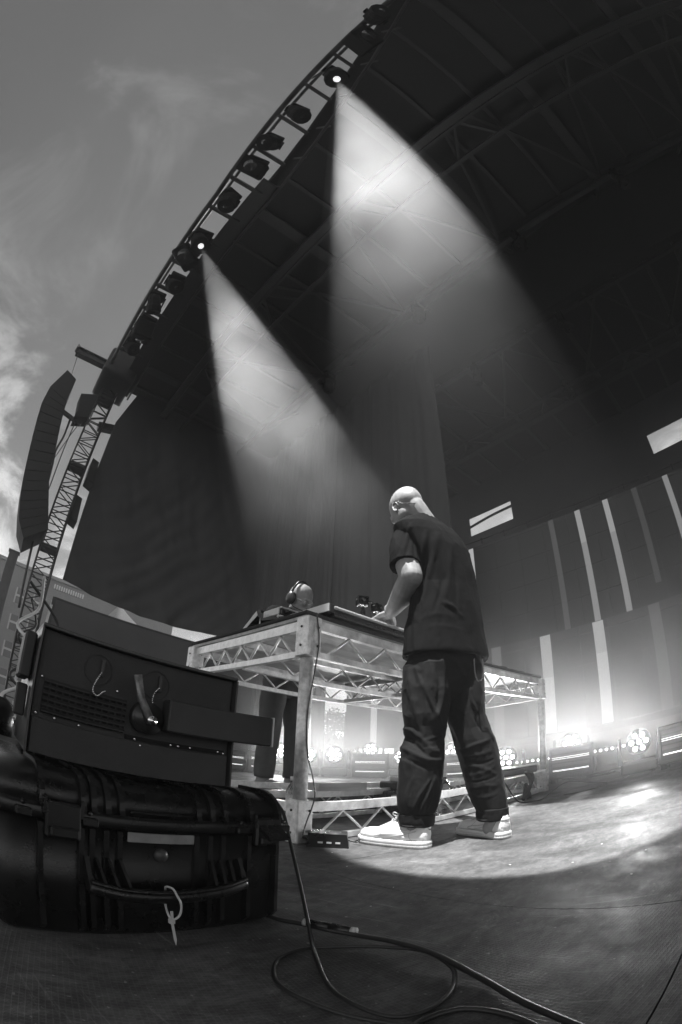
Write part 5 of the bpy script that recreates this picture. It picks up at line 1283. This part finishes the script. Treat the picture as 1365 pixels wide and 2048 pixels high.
for sx in (-1, 1):
    q = tgar([(.86, sx * .09, 0, .09, .10), (.7, sx * .105, 0, .095, .10), (.5, sx * .12, .01, .08, .085), (.3, sx * .13, .0, .075, .08), (.12, sx * .135, -.01, .073, .078), (.09, sx * .135, -.01, .07, .075)], 0); g2.add(q.v, q.f, True)
o = tchild(g2, 'trousers', mat('faded_twill', .07, .85, n_scale=9, n_amt=.3)); displace(o, lambda p, n: .010 * noise.noise(Vector((p.x * 14, p.y * 14, p.z * 7))))
for sx in (-1, 1):
    q = MB(); q.loft([[(sx * .135 + a * .045 * k, -.10 + yy, zz) for a, zz in ((-1, .002), (1, .002), (1, .05), (-1, .05))] for yy, k in ((0, .6), (.02, .9), (.1, .9), (.2, 1.05), (.26, .8), (.285, .35))], True)
    q.ball((sx * .135, -.03, .065), (.042, .07, .05), 16, 8); q.ball((sx * .135, .10, .045), (.044, .08, .036), 16, 8)
    tchild(q, 'shoe', mat('grey_shoe', .25, .6))
def hp(c): return HC + H2 @ (Vector(c) * 1.12)
hpo = MB(); hpo.tube(crv([hp((-.092, -.01, -.03)), hp((-.094, -.015, .03)), hp((-.06, -.018, .095)), hp((0, -.02, .112)), hp((.06, -.018, .095)), hp((.094, -.015, .03)), hp((.092, -.01, -.03))], 6), .009, 8)
hpo = tchild(hpo, 'headphones', black_plastic)
for sx in (-1, 1):
    q = MB(); q.ball(hp((sx * .098, -.008, -.035)), (.026 * 1.1, .036 * 1.1, .048 * 1.1), 20, 12, rot=H2); o = tchild(q, 'ear_cup', mat('cup_grey', .045, .35), hpo)
    q = MB(); q.ball(hp((sx * .080, -.008, -.035)), (.014, .042, .052), 20, 12, rot=H2); o = tchild(q, 'ear_pad', black_plastic, hpo)
q = MB(); q.tube(crv([hp((.098, .0, -.06)), hp((.095, .05, -.09)), hp((.06, .11, -.095)), hp((.035, .125, -.09))], 6), .004, 8); q.ball(hp((.03, .127, -.088)), (.012, .009, .009), 10, 8); tchild(q, 'microphone', black_plastic, hpo)
q = MB()
for sx in (-1, 1):
    q.tube([hp((sx * (.034 + .021 * math.cos(a)), .101, -.033 + .016 * math.sin(a))) for a in [k * math.pi / 12 for k in range(25)]], .0022, 6)
    q.tube([hp((sx * .055, .100, -.028)), hp((sx * .078, .04, -.025)), hp((sx * .080, -.005, -.03))], .002, 6)
q.tube([hp((-.013, .103, -.030)), hp((0, .108, -.026)), hp((.013, .103, -.030))], .002, 6); tchild(q, 'glasses', steel_bright)

# ================================================================== STAGE HAZE
hm = bpy.data.materials.new('smoke_air'); hm.use_nodes = True; t = hm.node_tree; t.nodes.clear()
oo = t.nodes.new('ShaderNodeOutputMaterial'); pv = t.nodes.new('ShaderNodeVolumePrincipled')
pv.inputs['Color'].default_value = (.95, .95, .95, 1); pv.inputs['Density'].default_value = .0065; pv.inputs['Anisotropy'].default_value = .45
t.links.new(pv.outputs[0], oo.inputs['Volume'])
hb = MB(); sbox(hb, -6, 60, -60, 60, -2.9, 16)
hz_o = hb.build('haze', hm); tag(hz_o, kind='stuff')
def smoke(name, dens, z0, z1, nsc, lo, hi, anis=.45, top=0):
    m = bpy.data.materials.new(name); m.use_nodes = True; t = m.node_tree; t.nodes.clear(); N_ = t.nodes.new; L_ = t.links.new
    o = N_('ShaderNodeOutputMaterial'); v = N_('ShaderNodeVolumePrincipled'); v.inputs['Color'].default_value = (.95, .95, .95, 1); v.inputs['Anisotropy'].default_value = anis
    g_ = N_('ShaderNodeNewGeometry'); s_ = N_('ShaderNodeSeparateXYZ'); L_(g_.outputs['Position'], s_.inputs[0])
    r_ = N_('ShaderNodeMapRange'); r_.interpolation_type = 'SMOOTHSTEP'; L_(s_.outputs[2], r_.inputs[0]); r_.inputs[1].default_value = z0; r_.inputs[2].default_value = z1; r_.inputs[3].default_value = 0; r_.inputs[4].default_value = dens
    if top:
        u_ = N_('ShaderNodeMapRange'); u_.interpolation_type = 'SMOOTHSTEP'; L_(s_.outputs[2], u_.inputs[0]); u_.inputs[1].default_value = 2.9; u_.inputs[2].default_value = 7.0; u_.inputs[3].default_value = 1; u_.inputs[4].default_value = top
        w_ = N_('ShaderNodeMath'); w_.operation = 'MULTIPLY'; L_(r_.outputs[0], w_.inputs[0]); L_(u_.outputs[0], w_.inputs[1]); r_ = w_
    n_ = N_('ShaderNodeTexNoise'); n_.inputs['Scale'].default_value = nsc; n_.inputs['Detail'].default_value = 4; n_.inputs['Distortion'].default_value = .6; L_(g_.outputs['Position'], n_.inputs['Vector'])
    q_ = N_('ShaderNodeMapRange'); L_(n_.outputs[0], q_.inputs[0]); q_.inputs[1].default_value = .34; q_.inputs[2].default_value = .66; q_.inputs[3].default_value = lo; q_.inputs[4].default_value = hi
    x_ = N_('ShaderNodeMath'); x_.operation = 'MULTIPLY'; L_(r_.outputs[0], x_.inputs[0]); L_(q_.outputs[0], x_.inputs[1]); L_(x_.outputs[0], v.inputs['Density']); L_(v.outputs[0], o.inputs['Volume'])
    return m
sm = smoke('beam_cone_smoke', .115, 1.9, 4.2, 1.15, .15, 1.85, .45, .12)
sm1 = smoke('beam_cone_smoke_thin', .068, 1.9, 4.6, 1.15, .15, 1.85, .45, .22)
for P, H, sm in ((L1P, L1H, sm1), (L2P, L2H, sm)):
    m = MB(); a = (H - P).normalized(); k1 = (P.z - 1.8) / -a.z
    m.tube([P + a * .03, P + a * k1], [.03, .03 + .112 * k1], 48); tag(m.build('haze', sm), kind='stuff')  # extra smoke shaped to each lamp's cone, added so the beam shows and fades
lm = smoke('low_fog', .15, 2.1, .05, .7, .35, 1.6, .5)
m = MB(); sbox(m, 2.9, 6.4, -7, 9.6, .01, 2.15); tag(m.build('haze', lm), kind='stuff')
